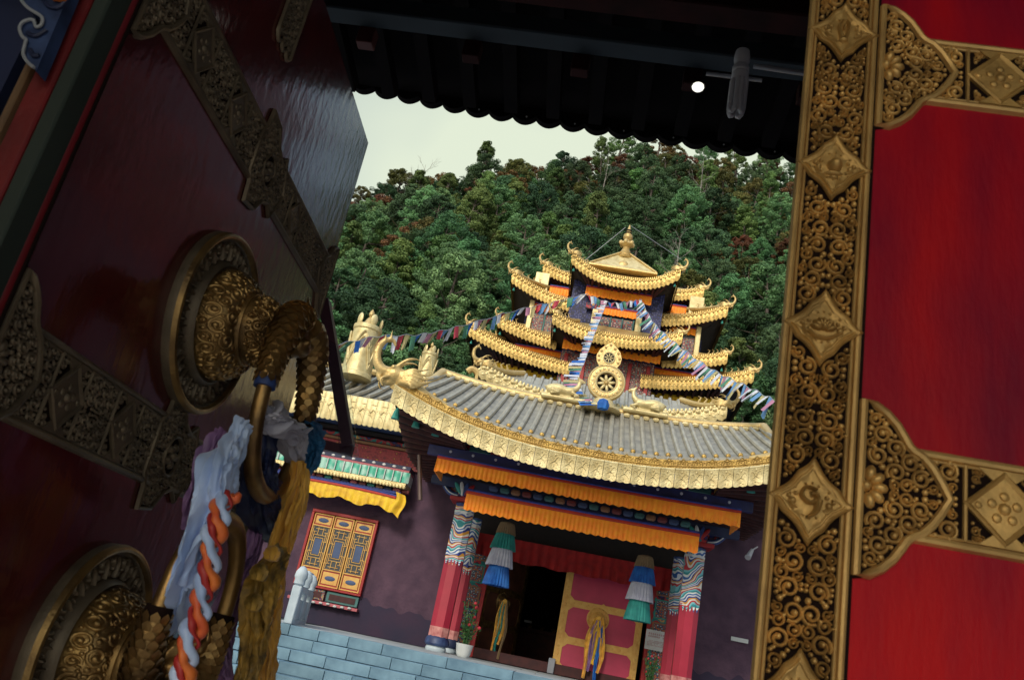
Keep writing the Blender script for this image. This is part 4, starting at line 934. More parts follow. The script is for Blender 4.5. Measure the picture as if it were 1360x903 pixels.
for i in range(19):
    x = CX-2.05+i*.228; inst('beam_end', beadm, porch, (x, 16.95, 2.985), m=M[['blockred', 'blockblue', 'blockteal', 'blockochre'][i % 4]] if 'blockred' in M else mat('x', (0, 0, 0))) if 'blockred' in M else None
    if i == 0:
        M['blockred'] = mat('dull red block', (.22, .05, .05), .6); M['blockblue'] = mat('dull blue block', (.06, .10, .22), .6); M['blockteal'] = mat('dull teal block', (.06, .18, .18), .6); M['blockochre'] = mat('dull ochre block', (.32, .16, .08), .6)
for i in range(13):
    x = CX-2.7+i*.45; b = MB(); b.ball((x, 16.035, 3.38), (.03, .012, .03), 8, 4); b.build('beam_flower', M['white2'], porch)
for i, (x, mm) in enumerate(((-2.75, 'fret'), (-2.2, 'blockteal'), (2.2, 'blockteal'), (2.7, 'fret'))):
    b = MB(); b.box(CX+x-.22, CX+x+.22, 16.5, 16.56, 3.56, 3.72, .01); b.build('painted_panel', M[mm], porch)
valance(CX-2.90, CX+2.90, 15.85, 3.19, .30, 'upper orange pleated valance stretched under the golden porch eave', 'orange valances of the porch', ret=1.0, curve=.03, amp=.016)
valance(CX-2.28, CX+2.28, 16.45, 2.745, .375, 'lower orange pleated valance strung between the two porch pillars', 'orange valances of the porch', curve=.02, amp=.016)
# porch roof
ph_ = 3.86
def pez(x): return 3.50+.66*min(1.05, abs((x-CX)/3.78))**2.3         # top of the fascia plates
def pey(x): return 15.05-.25*min(1.05, abs((x-CX)/3.78))**3
def inner(t): return CX+(t-CX)*.93
def prf(u, v):
    x = CX-3.75+7.5*u; s = (x-CX)/3.75
    e = pez(x)+.05; xi = CX+(x-CX)*(1-.08*v)
    y = pey(x)*(1-v)+17.15*v
    return (xi, y, e*(1-v**1.15)+(4.98+.22*abs(s)**3)*v**1.15)
b = MB(); b.grid(prf, 40, 8); proof = b.build('porch_roof', M['tileflat'], porch)
NR = 34
for i in range(NR):
    u = (i+.5)/NR
    if abs(u-.5) > .488: continue
    lowv = [prf(u, v) for v in np.linspace(.0, .20, 3)]; upv = [prf(u, v) for v in np.linspace(.22, 1.0, 8)]
    b = MB(); b.tube([(p[0], p[1], p[2]+.015) for p in lowv], .055, 8); b.build('tile_row', M['tile'], proof)
    b = MB(); b.tube([(p[0], p[1], p[2]+.075) for p in upv], .052, 8); b.build('tile_row', M['tile'], proof)
    b = MB(); p = upv[0]; b.lathe([(0, .02), (.032, .015), (.045, 0), (.042, -.02), (0, -.02)], (p[0], p[1]-.01, p[2]+.075), 8, 'f'); b.build('tile_cap', M['goldd'], proof)
b = MB(); b.grid(lambda u, v: (lambda p: (p[0], p[1], p[2]+.05))(prf(.012+.976*u, .22+.78*v)), 40, 7)
b.grid(lambda u, v: (lambda p: (p[0], p[1]-.002, p[2]+.05-.055*v))(prf(.012+.976*u, .22)), 40, 1); b.build('upper_tile_bed', M['tileflat'], proof)
# hanging fascia plates, each stamped with a panel, plus the cresting band above
NP = 30
for i in range(NP):
    u0, u1 = i/NP, (i+1)/NP; x0, x1 = CX-3.78+7.56*u0, CX-3.78+7.56*u1; H = .37; b = MB(); g_ = .004
    def fp(t, zf, yo): x = x0+g_+(x1-x0-2*g_)*t; return (x, pey(x)-.10+yo, pez(x)-H*zf)
    T = [k/12 for k in range(13)]; rows = []
    for zf, yo in ((0, 0), (.07, -.012), (.12, -.002), (.80, -.015), (.93, -.012)):
        rows.append([fp(t, zf+(.055*abs(sin(2*pi*t)) if zf > .9 else 0), yo-.007*cos(2*pi*t)) for t in T])
    vs = [p for r_ in rows for p in r_]; b.add(vs, [(j*13+k, j*13+k+1, (j+1)*13+k+1, (j+1)*13+k) for j in range(4) for k in range(12)])
    mpf = lambda a, c, h: fp(a, c, -.012-h)
    W = x1-x0
    def mp_(a, c, h): x = x0+W*.5+a; return (x, pey(x)-.108-h, pez(x)-H*.5+c)
    for sg in (-1, 1):
        ridge(b, smooth_path([(sg*.012, .02), (sg*.05, .075), (sg*.095, .06), (sg*.085, .02)], 3), .008, .012, mp_)
        ridge(b, smooth_path([(sg*.012, -.02), (sg*.055, -.045), (sg*.09, -.10)], 3), .008, .012, mp_)
        dome(b, sg*.05, -.128, .014, .012, mp_, 0, 6); dome(b, sg*.07, .125, .012, .010, mp_, 0, 6)
    dome(b, 0, 0, .022, .018, mp_, 0, 8); dome(b, 0, .11, .018, .014, mp_, 0, 7, 1, 1.5); dome(b, 0, -.10, .016, .012, mp_, 0, 7, 1, 1.6)
    ridge(b, [(W*.5-.006, -.14), (W*.5-.006, .16)], .004, .008, mp_)
    b.build('fascia_plate', M['goldp'], proof, ang=50)
    b = MB()
    def mc(a, c, h): x = x0+W*.5+a; return (x, pey(x)-.05-h-.25*c*.2, pez(x)+.075+c)
    b.grid(lambda u, v: mc(-W/2+W*u, -.085+.17*v, .0), 4, 3)
    ridge(b, [(-W/2, -.075), (W/2, -.075)], .012, .02, mc); ridge(b, [(-W/2, -.03), (W/2, -.03)], .008, .014, mc)
    for k in range(5): dome(b, -W/2+W*(k+.5)/5, -.052, .010, .014, mc, 0, 6)
    ridge(b, smooth_path([(-.09, .0), (-.08, .055), (-.035, .07), (0, .105), (.035, .07), (.08, .055), (.09, .0)], 3), .011, .018, mc)
    ridge(b, smooth_path([(-.05, .0), (-.04, .04), (0, .05), (.04, .04), (.05, .0)], 3), .008, .016, mc); dome(b, 0, .02, .016, .02, mc, 0, 7)
    dome(b, W/2-.01, .04, .012, .02, mc, 0, 6); 
    b.build('cresting_plate', M['goldd'], proof, ang=50)
# ridge with golden edge
b = MB(); rp = [prf(u, 1) for u in np.linspace(0, 1, 30)]
b.tube([(p[0], p[1], p[2]+.10) for p in rp], .085, 10, flat=1.0); b.build('roof_ridge', M['gold'], proof)
b = MB()
for i in range(NR): p = prf((i+.5)/NR, .985); b.ball((p[0]+.1, p[1]-.06, p[2]+.06), (.085, .05, .055), 7, 4)
tag(b.build('ridge_edge', M['goldp'], proof), kind='stuff')
# soffit under the porch eave: front and both flanks with rafters
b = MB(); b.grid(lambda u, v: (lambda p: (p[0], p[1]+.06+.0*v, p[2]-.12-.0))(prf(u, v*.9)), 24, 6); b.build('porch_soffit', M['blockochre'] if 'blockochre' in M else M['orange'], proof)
for sx in (-1, 1):
    xc = CX+sx*3.75
    q = MB(); q.grid(lambda u, v: (xc-sx*(1.35*v-.02), 14.9+5.0*u, (4.05-.55*min(1, u*2.2)**.7)*(1-v)+3.62*v-.10), 16, 3); q.build('flank_soffit', M['dark'], proof)
    HX = [14.78, 15.5, 16.3, 17.15, 19.9]; HXx = [3.80, 3.66, 3.5, 3.42, 3.42]; HXz = [4.16, 4.38, 4.74, 5.24, 5.24]
    def flk(u, v):
        y = 14.8+5.1*u; e = 4.22-.55*min(1, u*2.2)**.7
        return ((CX+sx*3.80)*(1-v)+(CX+sx*float(np.interp(y, HX, HXx)))*v, y, e*(1-v)+float(np.interp(y, HX, HXz))*v)
    q = MB(); q.grid(flk, 20, 4); q.build('flank_roof', M['tileflat'], proof)
    q = MB(); q.grid(lambda u, v: (xc+sx*(.05-.01*v), 14.9+5.0*u, (4.22-.55*min(1, u*2.2)**.7)-.22*v), 16, 1); q.build('flank_fascia', M['dark'], proof)
    for i in range(17):
        y = 15.2+i*.28; u = (y-14.9)/5.0; zo = (4.05-.55*min(1, u*2.2)**.7)-.13
        q = MB(); q.obox((xc-sx*.66, y, (zo+3.50)/2), (sx*.66, 0, (zo-3.50)/2), (0, .04, 0), (0, 0, .04)); q.build('rafter', M['darkred'], proof, smooth=False)
    hp = [np.array((CX+sx*3.80, 14.78, 4.18)), np.array((CX+sx*3.66, 15.5, 4.40)), np.array((CX+sx*3.5, 16.3, 4.76)), np.array((CX+sx*3.42, 17.15, 5.28))]
    q = MB(); sp_ = smooth_path(hp, 5); q.tube(sp_, .11, 10); q.build('hip_ridge', M['gold'], proof)
    inst('corner_dragon', DRG, proof, (CX+sx*3.76, 14.85, 4.30), (0, 0, atan2(-.35, sx)), (.98, .98, 1.0))
    for k in range(3):
        inst('hanging_bell', BELL, proof, (CX+sx*(3.7-.35*k), 15.05+.3*k, 3.62-.02*k), sc=(1.6,)*3)
# drain pipe
tag(MB().tube([A(557, 604, 16.4), A(558, 664, 16.4)], .045, 10).build('drain_pipe', mat('brown metal pipe', (.16, .11, .10), .4, .5)), 'grey drain pipe hanging from the left flank of the porch eave', 'pipe')
# ================================================================== hall: walls, door, window
WY = 20.0
hall = empty('temple_hall', (CX, WY, TZ), 'maroon plastered temple hall with painted doorway behind the porch', 'temple hall')
for x0, x1 in ((-12, CX-2.62), (CX+2.62, 12)):
    b = MB(); b.box(x0, x1, WY, WY+.3, TZ+.58, 4.35); b.build('plaster_wall', M['maroon'], hall, smooth=False)
    b = MB(); b.grid(lambda u, v: (x0+(x1-x0)*u, WY-.012, TZ+(.60+.09*sin(u*17)+.05*sin(u*41+1)+.04*sin(u*97)+.03*sin(u*173+2))*v), 240, 2); b.box(x0, x1, WY, WY+.29, TZ, TZ+.58); b.build('painted_dado', M['wash'], hall, smooth=False)
b = MB(); b.box(CX-2.62, CX+2.62, WY, WY+.3, 2.42, 4.35); b.build('lintel_wall', M['dark'], hall, smooth=False)
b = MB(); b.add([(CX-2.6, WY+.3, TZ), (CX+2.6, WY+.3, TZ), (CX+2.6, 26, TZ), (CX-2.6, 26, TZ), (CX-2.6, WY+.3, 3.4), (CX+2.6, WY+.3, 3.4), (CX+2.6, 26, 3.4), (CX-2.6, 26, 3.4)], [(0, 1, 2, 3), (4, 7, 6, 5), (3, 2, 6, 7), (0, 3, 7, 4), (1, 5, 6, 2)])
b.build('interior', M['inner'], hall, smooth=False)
b = MB(); b.box(-1.9, 2.0, WY-.04, WY+.16, TZ, TZ+.22, .01); b.build('threshold', M['darkred'], hall)
# painted door jambs: framed panels stacked
for sx in (-1, 1):
    xa = CX+sx*1.90; xb = CX+sx*2.62
    b = MB(); b.box(xa, xb, WY-.02, WY+.28, TZ, 2.42); b.build('jamb_post', M['blueposts'] if 'blueposts' in M else M.setdefault('blueposts', mat('blue door post', (.03, .07, .20), .6, 0, (.02, .05, .12), 5)), hall, smooth=False)
    b = MB(); b.box(CX+sx*1.94, CX+sx*2.34, WY-.045, WY-.02, TZ, 2.40); b.build('jamb_board', M['pscroll2'], hall, smooth=False)
    b = MB(); b.box(CX+sx*1.86, CX+sx*1.94, WY-.06, WY+.2, TZ, 2.4, .005); b.build('jamb_edge', M['red'], hall)
    for k in range(5):
        z0 = TZ+.08+k*.50; xm_ = CX+sx*2.14
        b = MB()
        for (a0, a1, c0, c1) in ((-.17, .17, 0, .03), (-.17, .17, .39, .42), (-.17, -.14, .03, .39), (.14, .17, .03, .39)): b.box(xm_+a0, xm_+a1, WY-.065, WY-.045, z0+c0, z0+c1)
        tag(b.build('panel_frame', M['teal'] if k % 2 else M['blockochre'], hall, smooth=False), kind='stuff')
        b = MB(); b.box(xm_-.13, xm_+.13, WY-.055, WY-.046, z0+.035, z0+.385); b.build('painted_panel', M['ppanel'], hall, smooth=False)
# doors of the hall
def hall_door(name, loc, rot, label, mface, mband, knock=True):
    o = empty(name, loc, label, 'door', None, 0); o.rotation_euler = (0, 0, rot); BASE[o] = Vector((0, 0, 0)); W, H = 1.86, 2.45
    b = MB(); b.box(0, W, 0, .09, 0, H, .006); b.build('door_panel', mface, o)
    for x0, x1, z0, z1 in ((0, .17, 0, H), (W-.15, W, 0, H), (.17, W-.15, 0, .16), (.17, W-.15, .66, .82), (.17, W-.15, 1.46, 1.62), (.17, W-.15, H-.14, H)):
        b = MB(); b.box(x0, x1, -.014, 0, z0, z1, .005)
        if x1-x0 > .5:
            for xe, sg in ((x0, 1), (x1, -1)): b.prism([(xe, z0-.09), (xe+sg*.10, z0), (xe+sg*.17, (z0+z1)/2), (xe+sg*.10, z1), (xe, z1+.09)][::sg], -.016, 0)
            xm_, zm_ = (x0+x1)/2, (z0+z1)/2; b.prism([(xm_-.16, zm_), (xm_, zm_-.11), (xm_+.16, zm_), (xm_, zm_+.11)], -.022, -.012)
            for k in range(9): b.ball((x0+.1+(x1-x0-.2)*k/8, -.014, zm_), (.03, .01, .03), 6, 3)
        else:
            for k in range(14): b.ball(((x0+x1)/2, -.014, .08+(H-.16)*k/13), (.035, .012, .05), 6, 3)
        b.build('gilt_band', mband, o)
    kx, kz = .86, 1.30
    b = MB(); b.lathe([(.25, 0), (.255, .02), (.23, .035), (.20, .02), (.17, .02), (.15, .07), (.10, .12), (.06, .16), (0, .17)], (kx, 0, kz), 26, 'f'); kn = b.build('knocker_plate', mband, o)
    b = MB()
    for k in range(16): t = 2*pi*k/16; b.ball((kx+.215*cos(t), -.03, kz+.215*sin(t)), .02, 6, 4)
    b.tube([(kx+.10*cos(t), -.17, kz-.03+.10*sin(t)) for t in np.linspace(0, 2*pi, 20)], .02, 7); b.build('ring', mband, kn)
    return o
dr = hall_door('hall_door', (-.05, 20.02, TZ+.02), 0, 'rose red hall door with gilt bands and a knocker, closed right half', M['doorred'], M['fret'])
dl = hall_door('hall_door', (-1.86, 20.06, TZ+.02), radians(62), 'brown hall door standing ajar in the dark doorway', M['browndoor'] if 'browndoor' in M else M.setdefault('browndoor', mat('brown door', (.16, .055, .03), .5, 0, (.08, .03, .02), 5, coat=.2)), M['brassk'])
def ribbon(name, pts, wd, m, par, seed=0):
    b = MB(); P = smooth_path(pts, 5); m_ = len(P); rg = random.Random(seed); p1, p2 = rg.uniform(0, 6), rg.uniform(0, 6)
    def fn(u, v):
        i = u*(m_-1); k = int(min(m_-2, floor(i))); t = i-k; c = np.array(P[k])*(1-t)+np.array(P[k+1])*t
        w_ = wd*(.55+.6*sin(pi*min(1, u*1.2+.1))); return (c[0]+(v-.5)*w_+.015*sin(9*u+p1), c[1]+.02*sin(v*9+p2+3*u), c[2]+.008*sin(v*7))
    b.grid(fn, m_*2, 8); return b.build(name, m, par)
def khata(loc, L, label, cols, w_=.13, seed=0):
    o = empty('silk_scarf', loc, label, 'scarf'); x, y, z = loc
    for i, c in enumerate(cols):
        dx = (i-(len(cols)-1)/2)*w_*.5; ribbon('silk_strip', [(x+dx*.3, y, z+.02), (x+dx, y-.03, z-L*.3), (x+dx*1.3, y-.02, z-L*.65), (x+dx*1.1, y-.02-.02*i, z-L*(1-.12*((i*7) % 3)))], w_, M[c], o, seed+i)
    b = MB(); b.ball((x, y-.02, z-.01), (w_*.5, .05, .06), 10, 6); b.build('knot', M[cols[0]], o)
    return o
khata((.82, 19.82, 1.08), 1.3, 'yellow, mauve and blue silk scarves hanging from the hall door knocker', ['kyel', 'kpurp', 'yyel', 'blue2', 'kyel'], .13, 3)
khata((-1.32, 20.0, 1.05), 1.25, 'yellow and green silk scarves hanging on the ajar brown hall door', ['kyel', 'teal2', 'kyel', 'tan'], .10, 9)
b = MB(); b.box(-.13, .02, WY-.10, WY-.06, TZ, TZ+.32, .01); tag(b.build('floor_plaque', M['metalg']), 'small grey plaque leaning at the foot of the open doorway', 'plaque')
# things glimpsed in the dark hall
al = empty('altar_table', (-.9, 23.6, TZ), 'dark altar table with small metal offering bowls inside the hall', 'altar')
b = MB(); b.box(-2.0, .2, 23.4, 24.2, TZ+.85, TZ+.95, .01); b.build('table_top', M['darkred'], al)
b = MB(); b.box(-1.95, .15, 23.5, 24.1, TZ, TZ+.85); b.build('table_body', M['darkred'], al, smooth=False)
for k in range(6):
    b = MB(); b.lathe([(.03, 0), (.06, .05), (.075, .09), (.06, .09), (.02, .03)], (-1.75+k*.32, 23.55, TZ+.95), 10)
    tag(b.build('offering_bowl', M['brassk']), ['leftmost', 'second', 'third', 'fourth', 'fifth', 'rightmost'][k]+' brass offering bowl on the dark altar table', 'bowl', 'offering bowls on the altar')
b = MB(); b.box(-.95, -.75, 23.3, 23.36, .80, .86, .005); tag(b.build('candle_tray', M['white']), 'small white tray glinting deep in the dark hall', 'tray')
# curtain and pleated tassel banners
b = MB(); x0, x1 = CX-2.33, CX+2.33
b.grid(lambda u, v: (x0+(x1-x0)*u, 19.62-.035*(.3+v)*sin(2*pi*(x0+(x1-x0)*u)/.20+.8*sin(7*u)), 2.40-.50*v+.02*sin(40*u)*v), 260, 4)
tag(b.build('door_curtain', M['redc'], ang=80), 'short red gathered curtain across the top of the doorway', 'curtain')
def tassel(x, Y, zt, cols, label):
    o = empty('pleated_banner', (x, Y, zt-1.3), label, 'banner', 'pleated cloth banners under the porch')
    tiers = [(zt, .24, .15, .20), (zt-.20, .36, .17, .26), (zt-.50, .42, .19, .275), (zt-.86, .46, .18, .265)]
    for (z, h, r0, r1), c in zip(tiers, cols):
        n_ = 96; ph = random.uniform(0, 6)
        b = MB(); b.lathe([(r0*.6, 0), (r0, -.02)]+[(r0+(r1-r0)*t**.7, -.02-h*t) for t in (.15, .35, .6, .85, 1)], (x, Y, z), n_, rmod=lambda a, i: 1+(.02+.012*i)*sin(24*a+ph)+.02*sin(5*a+ph)*i*.3, cap=False)
        b.build('pleated_tier', M[c], o, ang=80)
    return o
tassel(-1.47, 18.3, 2.56, ['tan', 'teal2', 'white2', 'blue2'], 'left pleated banner, teal over white over blue tiers')
tassel(1.53, 18.3, 2.42, ['tan', 'blue2', 'white2', 'teal2'], 'right pleated banner, blue over white over teal tiers')
# notice, plaque, plants, camera
nb = empty('paper_notice', (2.13, 19.88, .62), 'white paper notice with pink writing taped beside the red door', 'notice')
b = MB(); b.box(1.90, 2.36, 19.875, 19.885, .64, 1.06); b.build('sheet', M['white'], nb, smooth=False)
for r_ in range(6):
    for c_ in range(8 if r_ < 2 else 12):
        if random.random() < .12: continue
        k = 8 if r_ < 2 else 12; wd = .036 if r_ < 2 else .018; xx = 1.95+c_*(.36/k); zz = .985-(r_*.055 if r_ < 2 else .09+r_*.032)
        b = MB()
        b.box(xx, xx+wd, 19.871, 19.8745, zz, zz+.005); b.box(xx+wd*.4, xx+wd*.6, 19.8705, 19.8745, zz-.012*(2 if r_ < 2 else 1), zz+.014)
        if r_ < 2: b.box(xx, xx+wd, 19.871, 19.8745, zz-.02, zz-.015)
        tag(b.build('writing_stroke', M['pink'], nb, smooth=False), kind='stuff')
tag(MB().box(3.76, 4.14, 19.96, 19.985, 1.17, 1.26, .004).build('wall_plaque', M['white']), 'small blank white plaque on the maroon wall right of the pillar', 'plaque')
def plant(x, Y, z, label, s=1., seed=0, fl=True):
    rg = random.Random(seed); o = empty('potted_plant', (x, Y, z), label, 'potted plant')
    b = MB(); b.lathe([(.10*s, 0), (.14*s, .05*s), (.165*s, .20*s), (.175*s, .24*s), (.15*s, .24*s), (.13*s, .20*s)], (x, Y, z), 18); b.build('pot', M['white'], o)
    b = MB(); lv = MB(); fw = MB()
    for i in range(16):
        a_ = rg.uniform(0, 6.28); t_ = rg.uniform(.05, .24)*s; h = rg.uniform(.35, .85)*s; e = (x+t_*cos(a_), Y+t_*sin(a_), z+.2*s+h)
        b.tube([(x+t_*.2*cos(a_), Y+t_*.2*sin(a_), z+.2*s), ((x+e[0])/2, (Y+e[1])/2, z+.2*s+h*.55), e], .006, 5)
        for k in range(12):
            q = rg.uniform(.25, 1); c = (x+t_*q*cos(a_)+rg.uniform(-.05, .05), Y+t_*q*sin(a_)+rg.uniform(-.05, .05), z+.2*s+h*q)
            d_ = Vector((rg.uniform(-1, 1), rg.uniform(-1, 1), rg.uniform(-.5, .8))).normalized()*rg.uniform(.04, .09)*s; n_ = d_.orthogonal().normalized()*.022*s
            lv.add([Vector(c), Vector(c)+d_*.5+n_, Vector(c)+d_, Vector(c)+d_*.5-n_], [(0, 1, 2, 3)])
        if fl and i % 3 == 0: fw.ball(e, .035*s, 7, 5)
    b.build('stems', M['leafp'], o); tag(lv.build('leaves', M['leafp'], o, smooth=False), kind='stuff')
    if fl: tag(fw.build('flowers', M['flower'], o), kind='stuff')
plant(-1.76, 17.3, TZ, 'potted plant with red flowers in a white pot by the left pillar', 1., 2)
plant(1.98, 18.6, TZ, 'leafy potted plant with red blooms below the paper notice', .72, 5)
cc = empty('wall_lamp', A(1000, 740, 19.5), 'small white wall lamp beneath the eave right of the porch', 'lamp')
b = MB(); a0, a1 = A(993, 740, 19.4), A(999, 730, 19.6); b.tube([a0, a1], [.07, .04], 10); b.build('lamp_body', M['plaster'], cc)
b = MB(); b.tube([a1, A(1006, 726, 19.9)], .018, 7); b.build('arm', M['plaster'], cc)
tag(MB().box(2.52, 2.56, 19.8, 19.84, 1.1, 2.4).build('cable_duct', M['white'], smooth=False), 'thin white cable duct running down the door frame', 'duct')
# window with three fretwork shutters
wn = empty('hall_window', (-5.4, 19.95, .2), 'red and gold window with three fretwork shutters in the maroon wall', 'window')
def wbox(x0, x1, z0, z1, y0, y1, nm, m, ch=0.): b = MB(); b.box(x0, x1, y0, y1, z0, z1, ch); return b.build(nm, m, wn, smooth=ch > 0)
wx0, wx1, wz0, wz1 = -6.22, -4.60, .56, 2.26
for a0, a1, c0, c1 in ((wx0, wx1, wz1-.07, wz1), (wx0, wx1, wz0-.05, wz0), (wx0, wx0+.06, wz0, wz1-.07), (wx1-.06, wx1, wz0, wz1-.07)): wbox(a0, a1, c0, c1, 19.86, 19.99, 'frame', M['red'], .008)
sw = (wx1-wx0-.12)/3
for k in range(3):
    xa = wx0+.06+sw*k+.012; xb = xa+sw-.024
    pn = wbox(xa, xb, wz0+.005, wz1-.075, 19.93, 19.98, 'shutter', M['red'])
    for a0, a1, c0, c1 in ((xa, xb, wz0+.01, wz0+.04), (xa, xb, wz1-.11, wz1-.08), (xa, xa+.03, wz0+.04, wz1-.11), (xb-.03, xb, wz0+.04, wz1-.11), (xa+.03, xb-.03, .93, .96), (xa+.03, xb-.03, 1.88, 1.91)):
        b = MB(); b.box(a0, a1, 19.905, 19.93, c0, c1, .004); b.build('rail', M['fret'], pn)
    for z0, z1 in ((.63, .90), (1.94, 2.12)):
        b = MB(); b.box(xa+.05, xb-.05, 19.915, 19.93, z0, z1, .004); b.build('gilt_panel', M['fret'], pn)
        b = MB(); b.ball(((xa+xb)/2, 19.915, (z0+z1)/2), (.13, .012, .055), 12, 6); b.build('panel_cartouche', M['blockblue'], pn)
    b = MB(); b.box(xa+.035, xb-.035, 19.925, 19.9295, .965, 1.875); b.build('lattice_ground', M['fretbg'], pn, smooth=False)
    xm_ = (xa+xb)/2; b = MB()
    b.box(xm_-.085, xm_+.085, 19.912, 19.925, 1.24, 1.60); b.build('lattice_core', M['blockblue'], pn, smooth=False)
    b = MB(); t_ = .013
    def hb(x0, x1, z): b.box(x0, x1, 19.906, 19.924, z-t_/2, z+t_/2)
    def vb(x, z0, z1): b.box(x-t_/2, x+t_/2, 19.907, 19.9235, z0, z1)
    for s in (-1, 1):
        vb(xm_+s*.10, 1.22, 1.62); vb(xm_+s*.145, 1.10, 1.74); vb(xm_+s*.185, .98, 1.30); vb(xm_+s*.185, 1.54, 1.86); vb(xm_+s*.06, .99, 1.16); vb(xm_+s*.06, 1.68, 1.85)
    for z in (1.22, 1.62): hb(xm_-.10, xm_+.10, z)
    for z, a_ in ((1.16, .15), (1.68, .15), (1.09, .20), (1.75, .20), (1.02, .12), (1.82, .12), (1.30, .20), (1.54, .20)):
        if a_ == .20: hb(xm_-.20, xm_-.10, z); hb(xm_+.10, xm_+.20, z)
        else: hb(xm_-a_, xm_+a_, z)
    tag(b.build('lattice', M['fret'], pn, smooth=False), kind='stuff')
for k in range(2):
    a0 = wx0+.02+k*.81; wbox(a0, a0+.76, .26, .49, 19.92, 19.98, 'sill_panel', M['blockteal'] if k else M['pwall'], .008); wbox(a0+.07, a0+.69, .31, .44, 19.905, 19.92, 'panel_inset', M['darkred'])
wbox(wx0-.02, wx1+.02, .17, .24, 19.80, 19.98, 'sill', M['pink'], .006)
for k in range(9): b = MB(); b.ball((wx0+.1+.17*k, 19.79, .19+.012*(k % 3)), (.05, .05, .03), 8, 5); b.build('white_trim', M['white'], wn)
b = MB(); b.lathe([(.0, 0), (.05, 0), (.05, .14), (.02, .19), (.02, .23), (0, .23)], (-5.75, 19.78, .24), 12); tag(b.build('bottle', M['white2']), 'pale bottle standing on the window sill', 'bottle')
# awning above the window
aw = empty('window_awning', (-5.25, 19.5, 2.8), 'carved window canopy with green fluted cornice above the fretwork window', 'canopy')
ax0, ax1 = -7.4, -4.05
def abox(z0, z1, y0, nm, m, x0=ax0, x1=ax1, ch=.006): b = MB(); b.box(x0, x1, y0, 19.98, z0, z1, ch); return b.build(nm, m, aw)
abox(3.46, 3.56, 19.42, 'dotted_band', M['navy'])
for k in range(13): b = MB(); b.ball((-7.2+k*.25, 19.42, 3.51), (.045, .02, .03), 8, 5); b.build('white_dot', M['white'], aw)
abox(3.40, 3.455, 19.36, 'pink_band', M['pink'])
for k in range(17):
    x = -7.4+k*.20; b = MB(); b.grid(lambda u, v: (x+.19*u, 19.34-.05*sin(pi*u), 3.395-.25*v-.0*u), 6, 2); b.build('flute', M['teal3'] if 'teal3' in M else M.setdefault('teal3', mat('mint flute', (.42, .70, .60), .5, 0, (.10, .50, .36), 5.2, nd=0, lo=.42, hi=.58)), aw)
    b = MB(); b.box(x-.012, x+.008, 19.27, 19.34, 3.14, 3.395, .003); b.build('fillet', M['white'], aw)
abox(3.15, 3.39, 19.345, 'cornice_back', M['white'])
abox(3.03, 3.14, 19.30, 'gilt_cornice', M['goldp'])
b = MB()
for k in range(42): b.ball((-7.36+k*.08, 19.30, 3.05), (.04, .03, .05), 6, 4)
tag(b.build('gilt_beads', M['goldp'], aw), kind='stuff')
for k in range(16): b = MB(); x = -7.3+k*.21; b.box(x, x+.18, 19.46, 19.6, 2.93, 3.02, .02); b.build('beam_end', M[['blockred', 'teal', 'blockochre', 'navy', 'pink'][k % 5]], aw)
valance(-7.4, -4.22, 19.36, 2.86, .34, 'bright yellow scalloped drape under the window canopy', None, mt='yyel', pitch=.16, amp=.03, wav=.09, curve=-.05)
b = MB(); b.grid(lambda u, v: (-4.25+.24*u+.05*sin(5*v), 19.33-.04*sin(6*u), 2.92-.05*u-(.42+.12*u)*v), 10, 8); tag(b.build('drape_end', M['yyel']), 'loose yellow drape end hanging at the canopy corner', 'drape')
abox(2.88, 2.95, 19.44, 'blue_band', M['bluet'], ax0, ax1-.1)
abox(2.62, 2.74, 19.7, 'scroll_board', M['pscroll2'], ax0, ax1-.15)  # board painted with dark scrolls
# painted wall above the canopy and dark carved beams under the hall eave
b = MB(); b.box(-12, -3.0, 19.9, 19.995, 3.56, 3.98); b.build('floral_frieze', M['pfloral'], hall, smooth=False)
b = MB(); b.box(-12, -3.0, 19.8, 19.99, 3.985, 4.05, .005); b.build('orange_fillet', M['blockochre'], hall)
for k in range(4):
    b = MB(); b.box(-12, -3.0, 19.75-.15*k, 19.98-.15*k, 4.06+.12*k, 4.15+.12*k, .01); b.build('carved_beam', [M['pscroll2'], M['dark'], M['blockblue'], M['dark']][k], hall)
